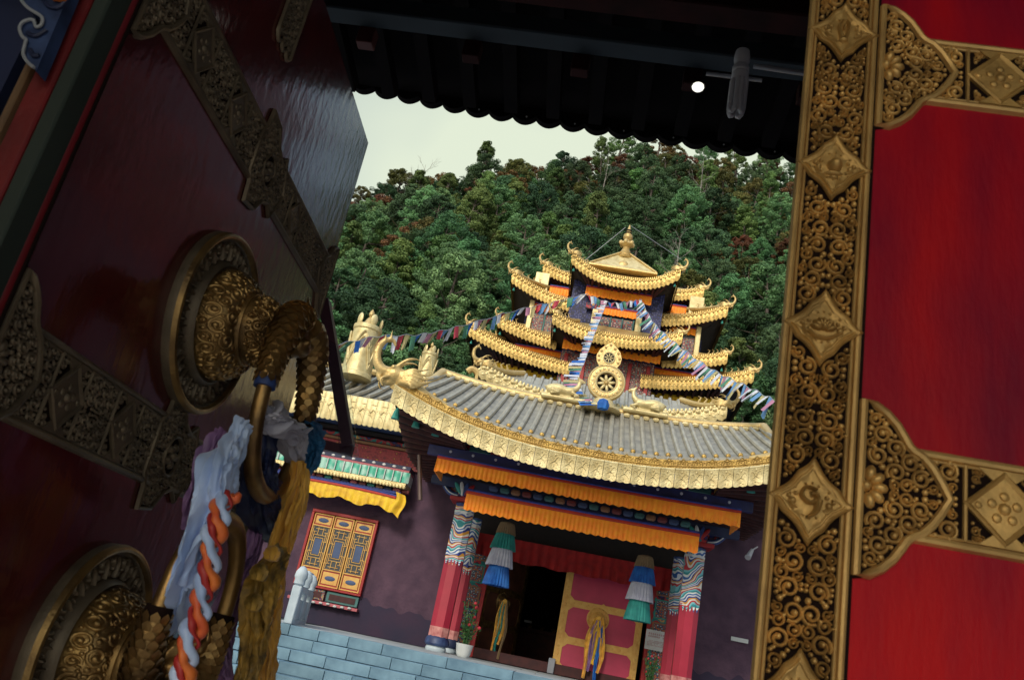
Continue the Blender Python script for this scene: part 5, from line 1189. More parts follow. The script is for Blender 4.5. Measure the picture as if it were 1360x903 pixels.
# hall roof: eave left and right, tiled slope rising behind the porch
def hez(x): return 4.92+.02*abs(x)
for sx in (-1, 1):
    xa, xb = (CX+sx*3.3, CX+sx*11.5)
    b = MB(); b.grid(lambda u, v: (xa+(xb-xa)*u, 18.9+2.7*v, 4.86+1.34*v**1.1), 30, 6); r_ = b.build('hall_roof', M['tileflat'], hall)
    for i in range(29):
        x = xa+sx*(.14+i*.28); b = MB(); b.tube([(x, 18.9+2.7*v, 4.91+1.34*v**1.1) for v in np.linspace(0, 1, 5)], .06, 7); b.build('tile_row', M['tile'], r_)
    for i in range(32):
        x0 = xa+sx*i*.256; xm_ = x0+sx*.128; W = .25; H = .62; b = MB()
        def mp_(a, c, h): return (xm_+a, 18.80-h, 4.52+c)
        T = [k/8 for k in range(9)]
        b.add([(xm_-W/2+W*t, 18.80-(.02 if r2 in (1, 3) else 0)-.01*sin(2*pi*t), z) for r2, zz in enumerate((4.86, 4.80, 4.55, 4.30, 4.22)) for t in T for z in [zz-(.03*abs(sin(2*pi*t)) if r2 == 4 else 0)]], [(j*9+k, j*9+k+1, (j+1)*9+k+1, (j+1)*9+k) for j in range(4) for k in range(8)])
        for s in (-1, 1): ridge(b, smooth_path([(s*.01, .0), (s*.06, .08), (s*.1, .05)], 3), .01, .016, mp_); ridge(b, smooth_path([(s*.01, -.05), (s*.06, -.1), (s*.09, -.16)], 3), .01, .016, mp_)
        dome(b, 0, .02, .03, .025, mp_, 0, 8); ridge(b, [(-W/2, .2), (W/2, .2)], .02, .02, mp_)
        b.build('fascia_plate', M['goldp'], r_, ang=50)
    b = MB(); b.grid(lambda u, v: (xa+(xb-xa)*u, 18.82+1.2*v, 4.30+.2*v), 6, 2); b.build('eave_soffit', M['dark'], r_)
    b = MB(); b.tube([(xa, 21.6, 6.30), (xb, 21.6, 6.34)], .11, 8); b.build('roof_ridge', M['gold'], r_)
    b = MB(); b.box(min(xa, xb), max(xa, xb), 21.55, 23, 4.4, 6.22); b.build('gable_wall', M['dark'], r_, smooth=False)
b = MB(); b.grid(lambda u, v: (CX-3.3+6.6*u, 17.2+4.4*v, 5.0+1.2*v), 10, 4); r_ = b.build('hall_roof', M['tileflat'], hall)
for i in range(23):
    x = CX-3.2+i*.28; b = MB(); b.tube([(x, 17.3, 5.08), (x, 21.5, 6.24)], .055, 6); b.build('tile_row', M['tile'], r_)
b = MB(); b.tube([(CX-3.3, 21.6, 6.30), (CX+3.3, 21.6, 6.30)], .11, 8); b.build('roof_ridge', M['gold'], r_)
c_ = A(635, 497, 21.4); b = MB(); b.tube(smooth_path([(c_[0], 21.4, c_[2]-.3), (c_[0], 21.4, c_[2]), (c_[0]-.18, 21.4, c_[2]+.12), (c_[0]-.3, 21.4, c_[2]+.02)], 4), .09, 8); b.build('ridge_horn', M['gold'], r_)
# roof of the wheel tier (small roof behind the wheel)
hiproof('wheel_tier_roof', hall, CX, 2.75, 18.0, 5.44, 5.84, .34, depth=2.2, rise=.66, inset=.9, top='tile', dsc=.50, pitch=.17)
for i in range(23):
    x = CX-2.2+i*.2; b = MB(); b.tube([(x, 18.05+.85*v, 5.50+.62*v**1.2) for v in np.linspace(0, 1, 4)], .045, 6); b.build('tile_row', M['tile'], hall)
# ================================================================== wheel, deer, banners
DY = 17.0
wh = empty('dharma_wheel', (CX+.12, DY, 5.1), 'golden eight spoked wheel topped by a smaller pointed wheel above the porch', 'wheel ornament')
wc = (.13, DY, 5.62)
b = MB(); b.lathe([(.20, .05), (.23, .07), (.36, .07), (.40, .04), (.40, -.04), (.20, -.05)], wc, 40, 'f', None, False); b.build('rim', M['gold'], wh)
b = MB()
for k in range(20): t = 2*pi*k/20; b.ball((wc[0]+.30*cos(t), wc[1]-.075, wc[2]+.30*sin(t)), (.028, .018, .028), 6, 4)
for rr in (.225, .375): b.tube([(wc[0]+rr*cos(t), wc[1]-.07, wc[2]+rr*sin(t)) for t in np.linspace(0, 2*pi, 40)], .012, 6)
b.build('rim_beads', M['goldp'], wh)
for k in range(8):
    t = 2*pi*k/8+.2; b = MB(); R = Matrix.Rotation(-t, 3, 'Y'); b.ball((wc[0]+.115*cos(t), wc[1], wc[2]+.115*sin(t)), (.095, .03, .034), 8, 6, R); b.build('spoke', M['goldp'], wh)
b = MB(); b.ball(wc, (.055, .06, .055), 10, 7); b.build('hub', M['gold'], wh)
b = MB(); b.box(wc[0]-.19, wc[0]+.19, DY+.045, DY+.055, wc[2]-.19, wc[2]+.19); b.build('wheel_back', M['dark'], wh, smooth=False)
u_ = (wc[0]-.03, DY, wc[2]+.55); pl_ = [(u_[0]+x, u_[2]+z) for x, z in [(-.16, -.24), (-.25, -.10), (-.27, .02), (-.22, .16), (-.12, .27), (0, .36), (.12, .27), (.22, .16), (.27, .02), (.25, -.10), (.16, -.24)]]
b = MB(); b.prism(pl_, DY-.05, DY+.05); 
for k in range(11): p_ = pl_[k]; b.ball((u_[0]+(p_[0]-u_[0])*.82, DY-.055, u_[2]+(p_[1]-u_[2])*.82), .03, 6, 4)
b.build('flame_plate', M['gold'], wh, ang=30)
b = MB(); b.lathe([(.0, .056), (.11, .056), (.11, .054), (0, .052)], u_, 20, 'f'); b.build('dark_recess', M['dark'], wh)
b = MB(); b.tube([(u_[0]+.12*cos(t), DY-.06, u_[2]+.12*sin(t)) for t in np.linspace(0, 2*pi, 24)], .014, 6)
for k in range(8): t = 2*pi*k/8; b.ball((u_[0]+.06*cos(t), DY-.06, u_[2]+.06*sin(t)), (.045, .015, .013), 6, 5, Matrix.Rotation(-t, 3, 'Y'))
b.build('small_wheel', M['goldp'], wh)
b = MB(); b.lathe([(.34, 0), (.40, .04), (.36, .10), (.26, .14), (.22, .22), (.2, .26)], (wc[0], DY+.04, 4.98), 18, rmod=lambda a, i: 1+.05*sin(9*a)); b.build('lotus_stand', M['goldp'], wh)
bb = A(801, 537, 16.6); b = MB(); b.lathe([(.03, -.12), (.10, -.1), (.12, 0), (.09, .09), (.03, .12)], bb, 18, rmod=lambda a, i: 1+.12*sin(7*a+i)); tag(b.build('cloth_bundle', M['blue2']), 'bright blue cloth bundle tied at the foot of the golden wheel', 'cloth')
def deer(x, z, s, label):
    b = MB()
    b.tube(smooth_path([(x-s*.48, DY, z+.14), (x-s*.2, DY, z+.20), (x+s*.05, DY, z+.17), (x+s*.26, DY, z+.20)], 4), [.10, .125, .14, .15, .15, .145, .14, .13, .125, .125, .125, .12, .11], 12)
    b.tube(smooth_path([(x+s*.24, DY, z+.22), (x+s*.36, DY, z+.34), (x+s*.38, DY, z+.50)], 3), [.10, .09, .08, .07, .062, .055, .05], 10)
    b.tube([(x+s*.34, DY, z+.53), (x+s*.44, DY, z+.52), (x+s*.54, DY, z+.47)], [.065, .052, .028], 9)
    for sy in (-1, 1):
        b.tube([(x+s*.34, DY+sy*.04, z+.56), (x+s*.27, DY+sy*.10, z+.63)], [.028, .008], 6)
        b.tube(smooth_path([(x+s*.36, DY+sy*.02, z+.57), (x+s*.32, DY+sy*.05, z+.68), (x+s*.36, DY+sy*.07, z+.78)], 3), .014, 5)
        b.tube([(x+s*.24, DY+sy*.09, z+.12), (x+s*.44, DY+sy*.10, z+.05), (x+s*.28, DY+sy*.10, z+.02)], [.05, .032, .022], 7)
        b.tube([(x-s*.34, DY+sy*.10, z+.12), (x-s*.12, DY+sy*.14, z+.06), (x-s*.36, DY+sy*.13, z+.02)], [.085, .045, .024], 8)
    b.tube([(x-s*.5, DY, z+.18), (x-s*.56, DY, z+.26)], [.03, .01], 6)
    b.tube([(x-s*.6, DY, z-.04), (x+s*.6, DY, z-.04)], [.08, .08], 10, flat=.9)
    b.v = [(x+(p[0]-x)*.78, DY+(p[1]-DY)*.78, z+.02+(p[2]-z)*.78) for p in b.v]
    me = fuse(b, .017); me.materials.append(M['goldp']); sh = Vector((x, DY, z-.1)); me.transform(Matrix.Translation(-sh)); me.name = 'deer'
    o = bpy.data.objects.new('deer_statue', me); o.location = sh; link(o); return tag(o, label, 'deer statue')
deer(-.72, 5.14, 1, 'golden kneeling deer left of the wheel, looking at it')
deer(1.02, 5.14, -1, 'golden kneeling deer right of the wheel, looking at it')
def banner(c, h, r, label):
    x, y, z = c; o = empty('victory_banner', c, label, 'roof ornament')
    b = MB(); b.lathe([(r*1.12, 0), (r*1.1, h*.06), (r*1.0, h*.08), (r*.95, h*.4), (r*.9, h*.78), (r*.98, h*.80), (r*.98, h*.86), (r*.85, h*.88)], (x, y, z), 28, rmod=lambda a, i: 1+(.02*sin(9*a) if 1 < i < 5 else 0)); b.build('cylinder', M['goldp'], o)
    b = MB()
    for k in range(4):
        for s in (-1, 1):
            a0 = 2*pi*k/4+pi/4+.2; pts = []
            for t in np.linspace(0, 1, 9): a_ = a0+s*(pi/4)*(1-t)*1.0; pts.append((x+r*1.02*cos(a_), y+r*1.02*sin(a_), z+h*(.74-.5*t**1.6)))
            b.tube(pts, r*.07, 6)
            pts = [(p_[0], p_[1], p_[2]-h*.1) for p_ in pts]; b.tube(pts, r*.05, 6)
    tag(b.build('drapery_folds', M['goldp'], o), kind='stuff')
    for k in range(5):
        a_ = 2*pi*k/5+.3; px_, py_ = x+r*.82*cos(a_), y+r*.82*sin(a_); b = MB(); b.ball((px_, py_, z+h*.95), (r*.26, r*.12, h*.10), 9, 6, Matrix.Rotation(a_+pi/2, 3, 'Z')); b.build('crown_leaf', M['goldp'], o)
    b = MB(); b.lathe([(r*.5, .0), (r*.42, h*.06), (r*.18, h*.16), (r*.10, h*.18), (r*.2, h*.22), (r*.16, h*.27), (0, h*.33)], (x, y, z+h*.86), 14); b.build('finial', M['gold'], o)
banner((-6.12, 20.0, 5.62), 1.62, .38, 'large golden victory banner cylinder at the left end of the roof')
banner((-4.50, 20.6, 5.92), 1.02, .225, 'smaller golden victory banner cylinder beside the porch dragon')
# ================================================================== the tower of many roofs
TC = .12
tower = empty('roof_tower', (TC, 27.5, 6.0), 'golden roofed pagoda tower of stacked upturned eaves above the hall', 'pagoda tower')
def tbody(x0, x1, y0, y1, z0, z1, nm, m): b = MB(); b.box(x0, x1, y0, y1, z0, z1); return b.build(nm, M[m], tower, smooth=False)
tbody(TC-3.7, TC+3.7, 27.6, 35, 4.5, 9.3, 'lower_body', 'pdark')
tbody(TC-3.2, TC+3.2, 28.3, 34, 9.3, 12.7, 'upper_body', 'pdark')
tbody(TC-1.55, TC+1.55, 26.2, 28.3, 6, 12.15, 'central_bay', 'pdark')
for sx in (-1, 1): tbody(TC+sx*1.75, TC+sx*3.0, 27.3, 29.5, 9.4, 11.9, 'corner_pavilion', 'pdark')
tbody(TC-3.5, TC+3.5, 27.45, 27.6, 7.9, 8.5, 'painted_frieze', 'pscroll2')
tbody(TC-1.52, TC+1.52, 26.08, 26.2, 8.5, 9.5, 'painted_wall', 'pwall')
tbody(TC-1.52, TC+1.52, 26.06, 26.2, 6.2, 8.5, 'painted_wall', 'pwall')
for x in (-1.35, -.75, .75, 1.35): b = MB(); b.box(TC+x-.06, TC+x+.06, 26.0, 26.06, 8.2, 9.4, .01); b.build('red_post', M['red'], tower)
GV = 'orange valances on the tower'
def tv(x0, x1, Y, zt, h, label, mt='yvar', curve=0.): return valance(x0, x1, Y, zt, h, label, GV, mt=mt, pitch=.11, amp=.02, curve=curve)
# t6: the widest roof in two wings, t0 painted frieze under it
for sd, nm in ((-1, 'left'), (1, 'right')):
    hiproof('wing_roof', tower, TC, 4.66, 26.0, 9.00, 9.76, 0.43, depth=6, rise=.95, inset=1.3, part=sd, inner=1.15, dsc=.46)
    hiproof('corner_roof', tower, TC, 3.82, 26.3, 9.84, 10.34, 0.42, depth=4, rise=.68, inset=.9, part=sd, inner=1.75, dsc=.36)
    hiproof('upper_wing_roof', tower, TC, 3.72, 26.7, 11.44, 12.20, 0.43, depth=5, rise=1.10, inset=1.5, part=sd, inner=.9, dsc=.48)
    hiproof('high_corner_roof', tower, TC+.08, 2.92, 28.0, 12.98, 13.34, 0.41, depth=4, rise=.62, inset=.9, part=sd, inner=1.5, dsc=.46)
    b = MB(); b.box(*(sorted((TC+sd*2.55, TC+sd*3.05))), 27.75, 27.9, 12.0, 12.95, .01); b.build('gilt_panel', M['goldp'], tower)
    xv0, xv1 = sorted((TC+sd*1.0, TC+sd*3.75))
    tv(xv0, xv1, 26.7, 8.90, .30, 'yellow pleated valance under the %s wing of the widest tower roof' % nm, 'yyel', .12)
    xv0, xv1 = sorted((TC+sd*1.5, TC+sd*3.15)); tv(xv0, xv1, 26.6, 9.62, .34, 'orange valance under the %s corner pavilion of the tower' % nm)
    xv0, xv1 = sorted((TC+sd*.80, TC+sd*1.95)); tv(xv0, xv1, 26.62, 10.90, .28, 'orange valance beside the central bay, %s side, below the upper wing roof' % nm)
    xv0, xv1 = sorted((TC+sd*1.15, TC+sd*2.45)); tv(xv0, xv1, 27.6, 12.42, .32, 'orange valance high on the %s shoulder of the tower' % nm)
    # pavilion window with gilt posts
    wx = TC+sd*2.38; wo = MB(); wo.box(wx-.50, wx+.50, 27.14, 27.2, 10.3, 11.25); wf = wo.build('pavilion_window', M['fretbg'], tower, smooth=False)
    for k in range(2):
        b = MB(); b.box(wx-.44+.46*k, wx-.04+.46*k, 27.11, 27.14, 10.36, 11.05); b.build('painted_pane', M['pwall'], wf, smooth=False)
    for k in range(3): b = MB(); b.box(wx-.49+.46*k, wx-.43+.46*k, 27.08, 27.14, 10.3, 11.2, .01); b.build('mullion', M['blockteal'], wf)
    b = MB(); b.box(wx+sd*.52-.09, wx+sd*.52+.09, 27.0, 27.2, 10.2, 11.5, .02); b.build('gilt_post', M['goldp'], tower)
    xv0, xv1 = sorted((wx-.46, wx+.46)); tv(xv0, xv1, 27.05, 11.42, .27, 'small orange valance over the %s pavilion window' % nm)
# t4 and t1: central bay roofs
hiproof('central_roof', tower, TC+.12, 2.06, 25.0, 9.88, 10.26, 0.42, depth=2, rise=.58, inset=.8, dsc=.40)
hiproof('top_roof', tower, TC+.08, 1.80, 25.4, 12.10, 12.64, 0.40, depth=3.2, rise=.50, inset=.8, dsc=.46)
tv(TC-1.52, TC+1.66, 25.6, 9.74, .36, 'broad orange valance under the central roof of the tower')
tv(TC-1.10, TC+1.12, 25.9, 11.86, .36, 'orange valance just below the top roof of the tower')
tv(TC-.60, TC+.76, 25.95, 11.22, .28, 'narrow orange valance over the central tower window')
wf = MB().box(TC-.52, TC+.66, 26.02, 26.1, 9.95, 10.9).build('central_window', M['fretbg'], tower, smooth=False)
for k in range(3): MB().box(TC-.47+.39*k, TC-.15+.39*k, 25.99, 26.02, 10.02, 10.86).build('painted_pane', M['pwall'], wf, smooth=False)
for k in range(4): MB().box(TC-.52+.38*k, TC-.47+.38*k, 25.97, 26.02, 9.95, 10.9, .01).build('mullion', M['blockteal'], wf)
for x in (-.66, .80): MB().box(TC+x-.10, TC+x+.10, 25.85, 26.05, 9.9, 11.05, .02).build('gilt_post', M['goldp'], tower)
MB().box(TC-1.0, TC+1.05, 26.0, 26.1, 11.1, 11.3).build('painted_band', M['pscroll2'], tower, smooth=False)
# pyramid crown and finial
gz = 12.70
b = MB(); yb = 25.9; b.add([(TC-1.12, yb, gz), (TC+1.14, yb, gz), (TC+1.14, yb+2.2, gz), (TC-1.12, yb+2.2, gz), (TC+.01, yb+.55, 13.60)], [(0, 1, 4), (1, 2, 4), (2, 3, 4), (3, 0, 4), (0, 3, 2, 1)])
cr_ = b.build('crown_roof', M['goldp'], tower, smooth=False)
for sx in (-1, 1): MB().tube([(TC+sx*1.15, yb-.02, gz+.02), (TC+.01, yb+.53, 13.64)], .035, 7).build('crown_ridge', M['gold'], cr_)
MB().box(TC-1.16, TC+1.18, yb-.06, yb+2.2, gz-.06, gz+.01, .01).build('crown_edge', M['gold'], cr_)
b = MB(); b.lathe([(.16, .0), (.19, .02), (.16, .05), (.10, .07)], (TC, yb+.18, gz+.18), 12, 'f'); b.build('crown_crest', M['gold'], cr_)
F = [(.20, 0), (.25, .06), (.16, .14), (.19, .22), (.13, .34), (.10, .44), (.24, .52), (.22, .60), (.12, .64), (.10, .70), (.17, .80), (.155, .92), (.08, .98), (.10, 1.02), (.06, 1.10), (.05, 1.2), (.02, 1.32), (0, 1.36)]
fo_ = MB().lathe(F, (TC+.01, yb+.5, 13.32), 20).build('finial', M['gold'], tower)
for k in range(6):
    a_ = 2*pi*k/6+.3; MB().ball((TC+.01+.22*cos(a_), yb+.5+.22*sin(a_), 13.32+.58), (.075, .075, .085), 8, 6).build('finial_petal', M['gold'], fo_)
for k in range(2): MB().lathe([(.105, 0), (.115, .015), (.105, .03)], (TC+.01, yb+.5, 13.32+.99+.09*k), 14).build('dark_ring', M['dark'], fo_)
for (x, y_, Y) in ((775, 352, 26.9), (893, 387, 27.5)):      # sun burst ornaments on the shoulders
    c = A(x, y_, Y); o = MB(); o.ball(c, (.10, .08, .10), 8, 6)
    for k in range(7): t = 2*pi*k/7; o.tube([c, (c[0]+.22*cos(t), c[1], c[2]+.18*sin(t)), (c[0]+.33*cos(t+.3), c[1], c[2]+.26*sin(t+.3))], [.05, .035, .01], 5)
    o.build('flame_ornament', M['gold'], tower)
for px_, py_, nm in ((333/1360, 0, ''),): pass
for (p0, p1, L_) in (((838, 300), (905, 345), 'right'), ((831, 302), (778, 345), 'left')):
    tag(MB().tube([A(*p0, 26.2), A(*p1, 26.2)], .008, 5).build('guy_wire', M['metalg']), 'thin guy wire from the tower finial down to the %s' % L_, 'wire')
# ================================================================== prayer flags
FC = {'b': 'blue2', 'w': 'fwhite', 'r': 'fred', 'g': 'fgreen', 'y': 'fyel', 'p': 'fpink'}
M['fwhite'] = mat('white flag', (.66, .68, .74), .7, 0, (.5, .52, .60), 20); M['fred'] = mat('red flag', (.50, .05, .08), .7, 0, (.36, .03, .06), 20)
M['fgreen'] = mat('green flag', (.08, .26, .16), .7, 0, (.05, .18, .12), 20); M['fyel'] = mat('straw flag', (.50, .44, .22), .7, 0, (.40, .34, .15), 20); M['fpink'] = mat('mauve pink flag', (.50, .22, .34), .7)
M['fblue'] = mat('pale blue flag', (.16, .34, .60), .7, 0, (.10, .24, .48), 20); FC['l'] = 'fblue'
def flagline(ctrl, n, cols, size, label, slant=.35, seed=0, up=0.):
    rg = random.Random(seed); P = smooth_path(ctrl, 12); P = [p+np.array((0, 0, .03*sin(i*1.3+seed))) for i, p in enumerate(P)]; d = [0]
    for i in range(1, len(P)): d.append(d[-1]+float(np.linalg.norm(P[i]-P[i-1])))
    def at_(t): s_ = t*d[-1]; return np.array([np.interp(s_, d, [p[k] for p in P]) for k in range(3)])
    o = empty('prayer_flag_string', tuple(P[0]), label, 'prayer flags', 'strings of prayer flags')
    MB().tube(P, .008, 4).build('cord', M['metalg'], o)
    for i in range(n):
        a_, b_ = at_((i+.08)/n), at_((i+.92)/n); h = size*rg.uniform(.75, 1.35); sl = slant+rg.uniform(-.45, .45); ax = b_-a_; L_ = np.linalg.norm(ax)
        hz = np.array((1. if ax[0] >= 0 else -1., 0, 0)); ph, w1 = rg.uniform(0, 6), rg.uniform(.03, .09)*size*4
        dn = np.array((0, 0, -1.))+hz*sl; dn /= np.linalg.norm(dn)
        if up: dn = np.array((up, -.2, -.25)); dn /= np.linalg.norm(dn)
        b = MB(); b.grid(lambda u, v: tuple(a_+ax*u*(1-.12*v)+dn*h*v+np.array((0, w1*sin(4*u+ph)*v, .10*h*sin(5*u+ph)*v))), 3, 3)
        b.build('flag', M[FC[cols[(i+seed) % len(cols)]]], o)
flagline([A(436, 461, 17.5), A(500, 447, 19), A(560, 444, 20.5), A(615, 432, 22), A(690, 411, 24.2), A(745, 399, 25.2), A(780, 390, 25.3)], 46, 'lwrygbwpyr', .34, 'prayer flag string running from the left edge up to the tower', -.25, 1)
flagline([A(780, 391, 25.3), A(812, 402, 25.2), A(838, 400, 25.2), A(852, 398, 25.3)], 16, 'wbrwlgp', .22, 'short prayer flag string looped across the top of the tower bay', .1, 2)
flagline([A(852, 398, 25.2), A(868, 428, 23.6), A(900, 458, 21.5), A(945, 490, 19.0), A(990, 512, 17.0), A(1030, 532, 15.5)], 64, 'wlpwgwly', .33, 'prayer flag string slanting down to the right past the tower', -.6, 3)
flagline([A(806, 402, 25.2), A(795, 430, 24.2), A(783, 462, 22.6), A(776, 482, 21.6)], 30, 'wlwlpw', .22, 'pale prayer flag string hanging in front of the central tower window', 0, 4, -1)
flagline([A(778, 478, 21.3), A(770, 496, 19.6), A(770, 515, 18.2), A(786, 531, 17.0), A(800, 538, 16.7)], 26, 'bwygplbw', .30, 'bright prayer flag string falling beside the golden wheel', 0, 5, -1)
# ================================================================== trees on the hill
def tree_meshes(kind, seed, H, cw, nclump, nleaf, lsz, shape):
    rg = np.random.default_rng(seed)
    cl = []; lim = MB(); base_h = H*(.25 if shape != 'bush' else .12)
    nclump = int(nclump*1.6); nleaf = int(nleaf*.70)
    for i in range(nclump):
        t = rg.uniform(0, 1)**.8
        if shape == 'pine': rad = cw*(1.02-t)**.55*sqrt(rg.uniform(.12, 1)); 
        else: rad = cw*sqrt(max(.02, 1-(2*t-.85)**2*.72))*sqrt(rg.uniform(.15, 1))
        a = rg.uniform(0, 2*pi); z = base_h+(H-base_h)*t*.96; cl.append((rad*cos(a), rad*sin(a), z, rg.uniform(.5, 1.1)*cw*.235))
        if i % 6 == 0:
            z0 = max(base_h*.6, z-rad*.55); pts = [(0, 0, z0), (rad*.5*cos(a), rad*.5*sin(a), z0+(z-z0)*.4), (rad*cos(a), rad*sin(a), z)]; lim.tube(pts, [.07, .045, .015], 5)
    lean = rg.uniform(-.25, .25, 2)
    lim.tube([(0, 0, -1.2), (lean[0]*.3, lean[1]*.3, H*.3), (lean[0], lean[1], H*.65), (lean[0], lean[1], H*.93)], [.22, .17, .10, .03], 7)
    tr = lim.mesh('trunk')
    C_ = np.array(cl); idx = rg.integers(0, len(C_), nleaf*nclump); c = C_[idx]; N_ = len(c)
    v = rg.normal(size=(N_, 3)); v /= np.linalg.norm(v, axis=1)[:, None]; r = c[:, 3]*rg.uniform(.35, 1, N_)**.5
    p = c[:, :3]+v*r[:, None]*np.array([1, 1, .62])
    n = v+rg.normal(size=(N_, 3))*.5; n[:, 2] += .5; n /= np.linalg.norm(n, axis=1)[:, None]
    t1 = np.cross(n, rg.normal(size=(N_, 3))); t1 /= np.linalg.norm(t1, axis=1)[:, None]; t2 = np.cross(n, t1)
    s = (lsz*rg.uniform(.6, 1.3, N_))[:, None]; V = np.stack([p+t1*s, p+t2*s*.55, p-t1*s, p-t2*s*.55], 1).reshape(-1, 3)
    me = bpy.data.meshes.new('crown'); me.vertices.add(len(V)); me.vertices.foreach_set('co', V.ravel())
    me.loops.add(4*N_); me.loops.foreach_set('vertex_index', np.arange(4*N_)); me.polygons.add(N_); me.polygons.foreach_set('loop_start', np.arange(0, 4*N_, 4)); me.polygons.foreach_set('loop_total', np.full(N_, 4)); me.update()
    return me, tr
PROT = []
for (nm, mi, bark, seed, H, cw, ncl, nl, ls, shp, lab) in [
    ('pine_tree', 0, 'bark', 1, 10.5, 2.7, 63, 273, .100, 'round', 'round crowned pine on the hillside'),
    ('pine_tree', 0, 'bark', 2, 9.0, 2.9, 61, 273, .100, 'round', 'spreading low branched pine on the hillside'),
    ('pine_tree', 5, 'bark', 3, 9.6, 2.5, 57, 273, .100, 'pine', 'pointed fresh green pine on the hillside'),
    ('pine_tree', 1, 'bark', 4, 11.5, 2.6, 55, 273, .100, 'pine', 'tall mid green pine on the hillside'),
    ('pine_tree', 2, 'bark', 5, 9.5, 2.8, 61, 273, .100, 'round', 'dense dark green pine in the shade of the hillside'),
    ('broadleaf_tree', 3, 'bark', 6, 8.0, 2.6, 48, 251, .100, 'round', 'olive broadleaf tree among the pines'),
    ('broadleaf_tree', 4, 'bark', 7, 7.5, 2.5, 44, 230, .100, 'round', 'russet autumn tree'),
    ('broadleaf_tree', 1, 'bark', 8, 6.5, 2.4, 48, 251, .100, 'bush', 'low bushy green tree on the hillside')]:
    cm, tm = tree_meshes(nm, seed, H, cw, ncl, nl, ls, shp); cm.materials.append(LM[mi]); tm.materials.append(M[bark]); PROT.append((nm, cm, tm, lab))
def put_tree(k, x, y, s, label=None, grp='trees covering the hillside', z=None):
    nm, cm, tm, lab = PROT[k]; z = hillz(x, y) if z is None else z
    o = bpy.data.objects.new(nm, None); C.objects.link(o); o.location = (x, y, z-.3); o.rotation_euler = (random.uniform(-.12, .12), random.uniform(-.12, .12), random.uniform(0, 6.28)); o.scale = (s*random.uniform(.85, 1.2), s*random.uniform(.85, 1.2), s*random.uniform(.85, 1.18)); tag(o, label or lab, 'tree', grp)
    for n_, me in (('crown', cm), ('trunk', tm)): c = bpy.data.objects.new(n_, me); link(c, o)
    return o
random.seed(21); cnt = 0; y = 44.; rows_ = []
while y < 112:
    sp_ = 3.0+(y-44)*.017; xl, xr = -.50*y-2, .27*y+2; x = xl+random.uniform(0, sp_)
    while x < xr:
        rows_.append((x+random.uniform(-1.2, 1.2), y+random.uniform(-1.2, 1.2))); x += sp_*random.uniform(.85, 1.25)
    y += sp_*.92
def seen(x, y, z):           # is a crown top inside the open part of the picture?
    p_ = np.array((x, y, z)); d_ = p_@cf; X_, Y_ = CXP+FPX*(p_@cr)/d_, CYP-FPX*(p_@cu)/d_; return X_, Y_
for (x, y) in rows_:
    X_, Y_ = seen(x, y, hillz(x, y)+7)
    if X_ < 380 or X_ > 1110 or Y_ < 60: continue
    if Y_ > 560: continue
    t = (y-44)/68; r = random.random(); az_ = x/y
    if t > .72: k = 6 if r < .26 else 5 if r < .46 else 4 if r < .72 else 0 if r < .84 else 3
    elif t > .4: k = 0 if r < .22 else 2 if r < .36 else 3 if r < .52 else 4 if r < .72 else 5 if r < .80 else 6 if r < .87 else 1 if r < .95 else 7
    else: k = (1 if r < .3 else 0 if r < .6 else 2 if r < .75 else 3 if r < .85 else 4) if az_ < 0 else (4 if r < .35 else 0 if r < .55 else 3 if r < .75 else 7 if r < .88 else 2)
    zone = 'on the ridge' if t > .9 else 'high on the slope' if t > .66 else 'halfway up the slope' if t > .4 else 'low on the slope' if t > .2 else 'close behind the temple roofs'
    side = 'beside the open left door' if az_ < -.27 else 'left of the golden tower' if az_ < -.17 else 'above the golden tower' if az_ < .08 else 'right of the tower'
    lb = PROT[k][3].replace(' on the hillside', '').replace(' in the shade of the hillside', '').replace(' among the pines', '')
    put_tree(k, x, y, random.uniform(.60, 1.02), lb+' '+zone+', '+side); cnt += 1
print('trees', cnt)
# bare trees: grey twigs on the skyline and thin pale trunks among the pines
def bare(x, y, H, label, seed):
    rg = random.Random(seed); z = hillz(x, y); b = MB(); tw = MB(); o = empty('bare_tree', (x, y, z), label, 'tree')
    b.tube([(x, y, z-1), (x+.1, y, z+H*.4), (x+rg.uniform(-.3, .3), y, z+H)], [.12, .09, .02], 6); b.build('trunk', M['barkp'], o)
    def br_(p, d, L_, r_, k):
        e = p+d*L_; tw.tube([p, (p+e)/2+Vector((0, 0, .05*L_)), e], [r_, r_*.7, r_*.35], 4)
        if k: 
            for _ in range(3): br_(p+d*L_*rg.uniform(.4, 1), (d+Vector((rg.uniform(-.8, .8), rg.uniform(-.8, .8), rg.uniform(0, .7)))).normalized(), L_*.6, r_*.55, k-1)
    for i in range(9):
        a_ = rg.uniform(0, 6.28); br_(Vector((x, y, z+H*rg.uniform(.4, .95))), Vector((cos(a_), sin(a_), .8)).normalized(), H*.17, .024, 2)
    tag(tw.build('twigs', M['barkp'], o), kind='stuff'); return o
for i, (px_, py_, Y, H, lab) in enumerate([(575, 188, 104, 10, 'bare grey twiggy tree standing against the sky on the ridge'), (560, 200, 106, 8, 'smaller bare tree left of the tall bare tree on the ridge'), (905, 300, 70, 11, 'bare pale tree on the slope right of the tower finial'), (800, 250, 88, 11, 'bare pale trunk on the slope above the finial'), (932, 240, 88, 13, 'tall bare pole like trunk below the right end of the eave')]):
    c = A(px_, py_, Y); bare(c[0], Y, H, lab, i+3)
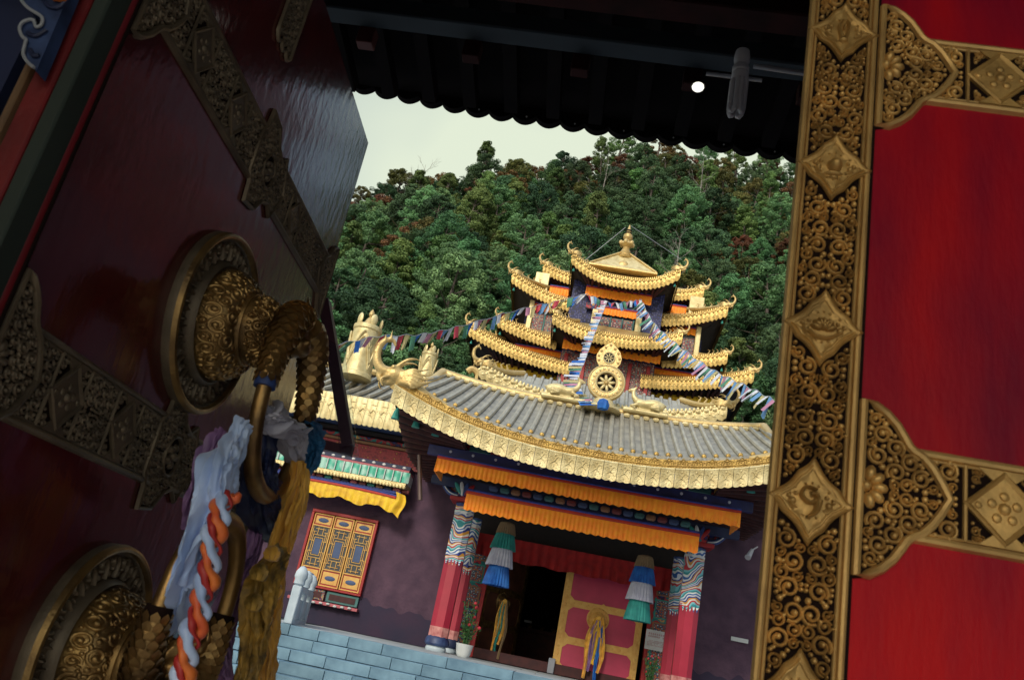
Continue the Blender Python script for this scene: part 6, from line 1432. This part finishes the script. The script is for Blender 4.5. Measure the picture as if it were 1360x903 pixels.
# undergrowth between the trees
rg = np.random.default_rng(5); N_ = 110000; yy = rg.uniform(41, 118, N_); xx = rg.uniform(-.52, .30, N_)*yy; zz = np.array([hillz(a, b) for a, b in zip(xx, yy)])+rg.uniform(0, 2.3, N_)**1.3
n = rg.normal(size=(N_, 3)); n[:, 2] += .8; n /= np.linalg.norm(n, axis=1)[:, None]; t1 = np.cross(n, rg.normal(size=(N_, 3))); t1 /= np.linalg.norm(t1, axis=1)[:, None]; t2 = np.cross(n, t1); s = rg.uniform(.18, .42, N_)[:, None]
p = np.stack([xx, yy, zz], 1); V = np.stack([p+t1*s, p+t2*s*.6, p-t1*s, p-t2*s*.6], 1).reshape(-1, 3)
me = bpy.data.meshes.new('undergrowth'); me.vertices.add(len(V)); me.vertices.foreach_set('co', V.ravel()); me.loops.add(4*N_); me.loops.foreach_set('vertex_index', np.arange(4*N_)); me.polygons.add(N_); me.polygons.foreach_set('loop_start', np.arange(0, 4*N_, 4)); me.polygons.foreach_set('loop_total', np.full(N_, 4)); me.update(); me.materials.append(LM[2])
tag(link(bpy.data.objects.new('undergrowth', me)), 'low green undergrowth covering the hill between the trees', 'undergrowth', kind='stuff')

# ================================================================== marble balustrade at the left of the steps
ba = empty('marble_balustrade', (-4.3, 14.6, TZ), 'pale marble balustrade posts and panels at the left end of the terrace', 'balustrade')
for i, (x, y) in enumerate(((-4.32, 14.15), (-4.62, 15.5), (-4.92, 16.9))):
    b = MB(); b.box(x-.075, x+.075, y-.075, y+.075, TZ, .34, .015); b.build('post', M['marble'], ba)
    b = MB(); b.lathe([(.06, 0), (.095, .03), (.09, .10), (.11, .14), (.10, .22), (.05, .30), (0, .32)], (x, y, .34), 14); b.build('lotus_cap', M['marble'], ba)
for (xa, ya), (xb, yb_) in (((-4.32, 14.15), (-4.62, 15.5)), ((-4.62, 15.5), (-4.92, 16.9))):
    ax = np.array((xb-xa, yb_-ya, 0))/2*.88; c = np.array(((xa+xb)/2, (ya+yb_)/2, 0)); nn = np.array((ax[1], -ax[0], 0)); nn = nn/np.linalg.norm(nn)
    for z, hh_, th_, nm in ((.30, .05, .06, 'hand_rail'), (-.02, .16, .035, 'panel'), (-.235, .035, .07, 'foot_rail')):
        b = MB(); b.obox(c+(0, 0, z), ax, nn*th_, (0, 0, hh_)); b.build(nm, M['marble'], ba, smooth=False)
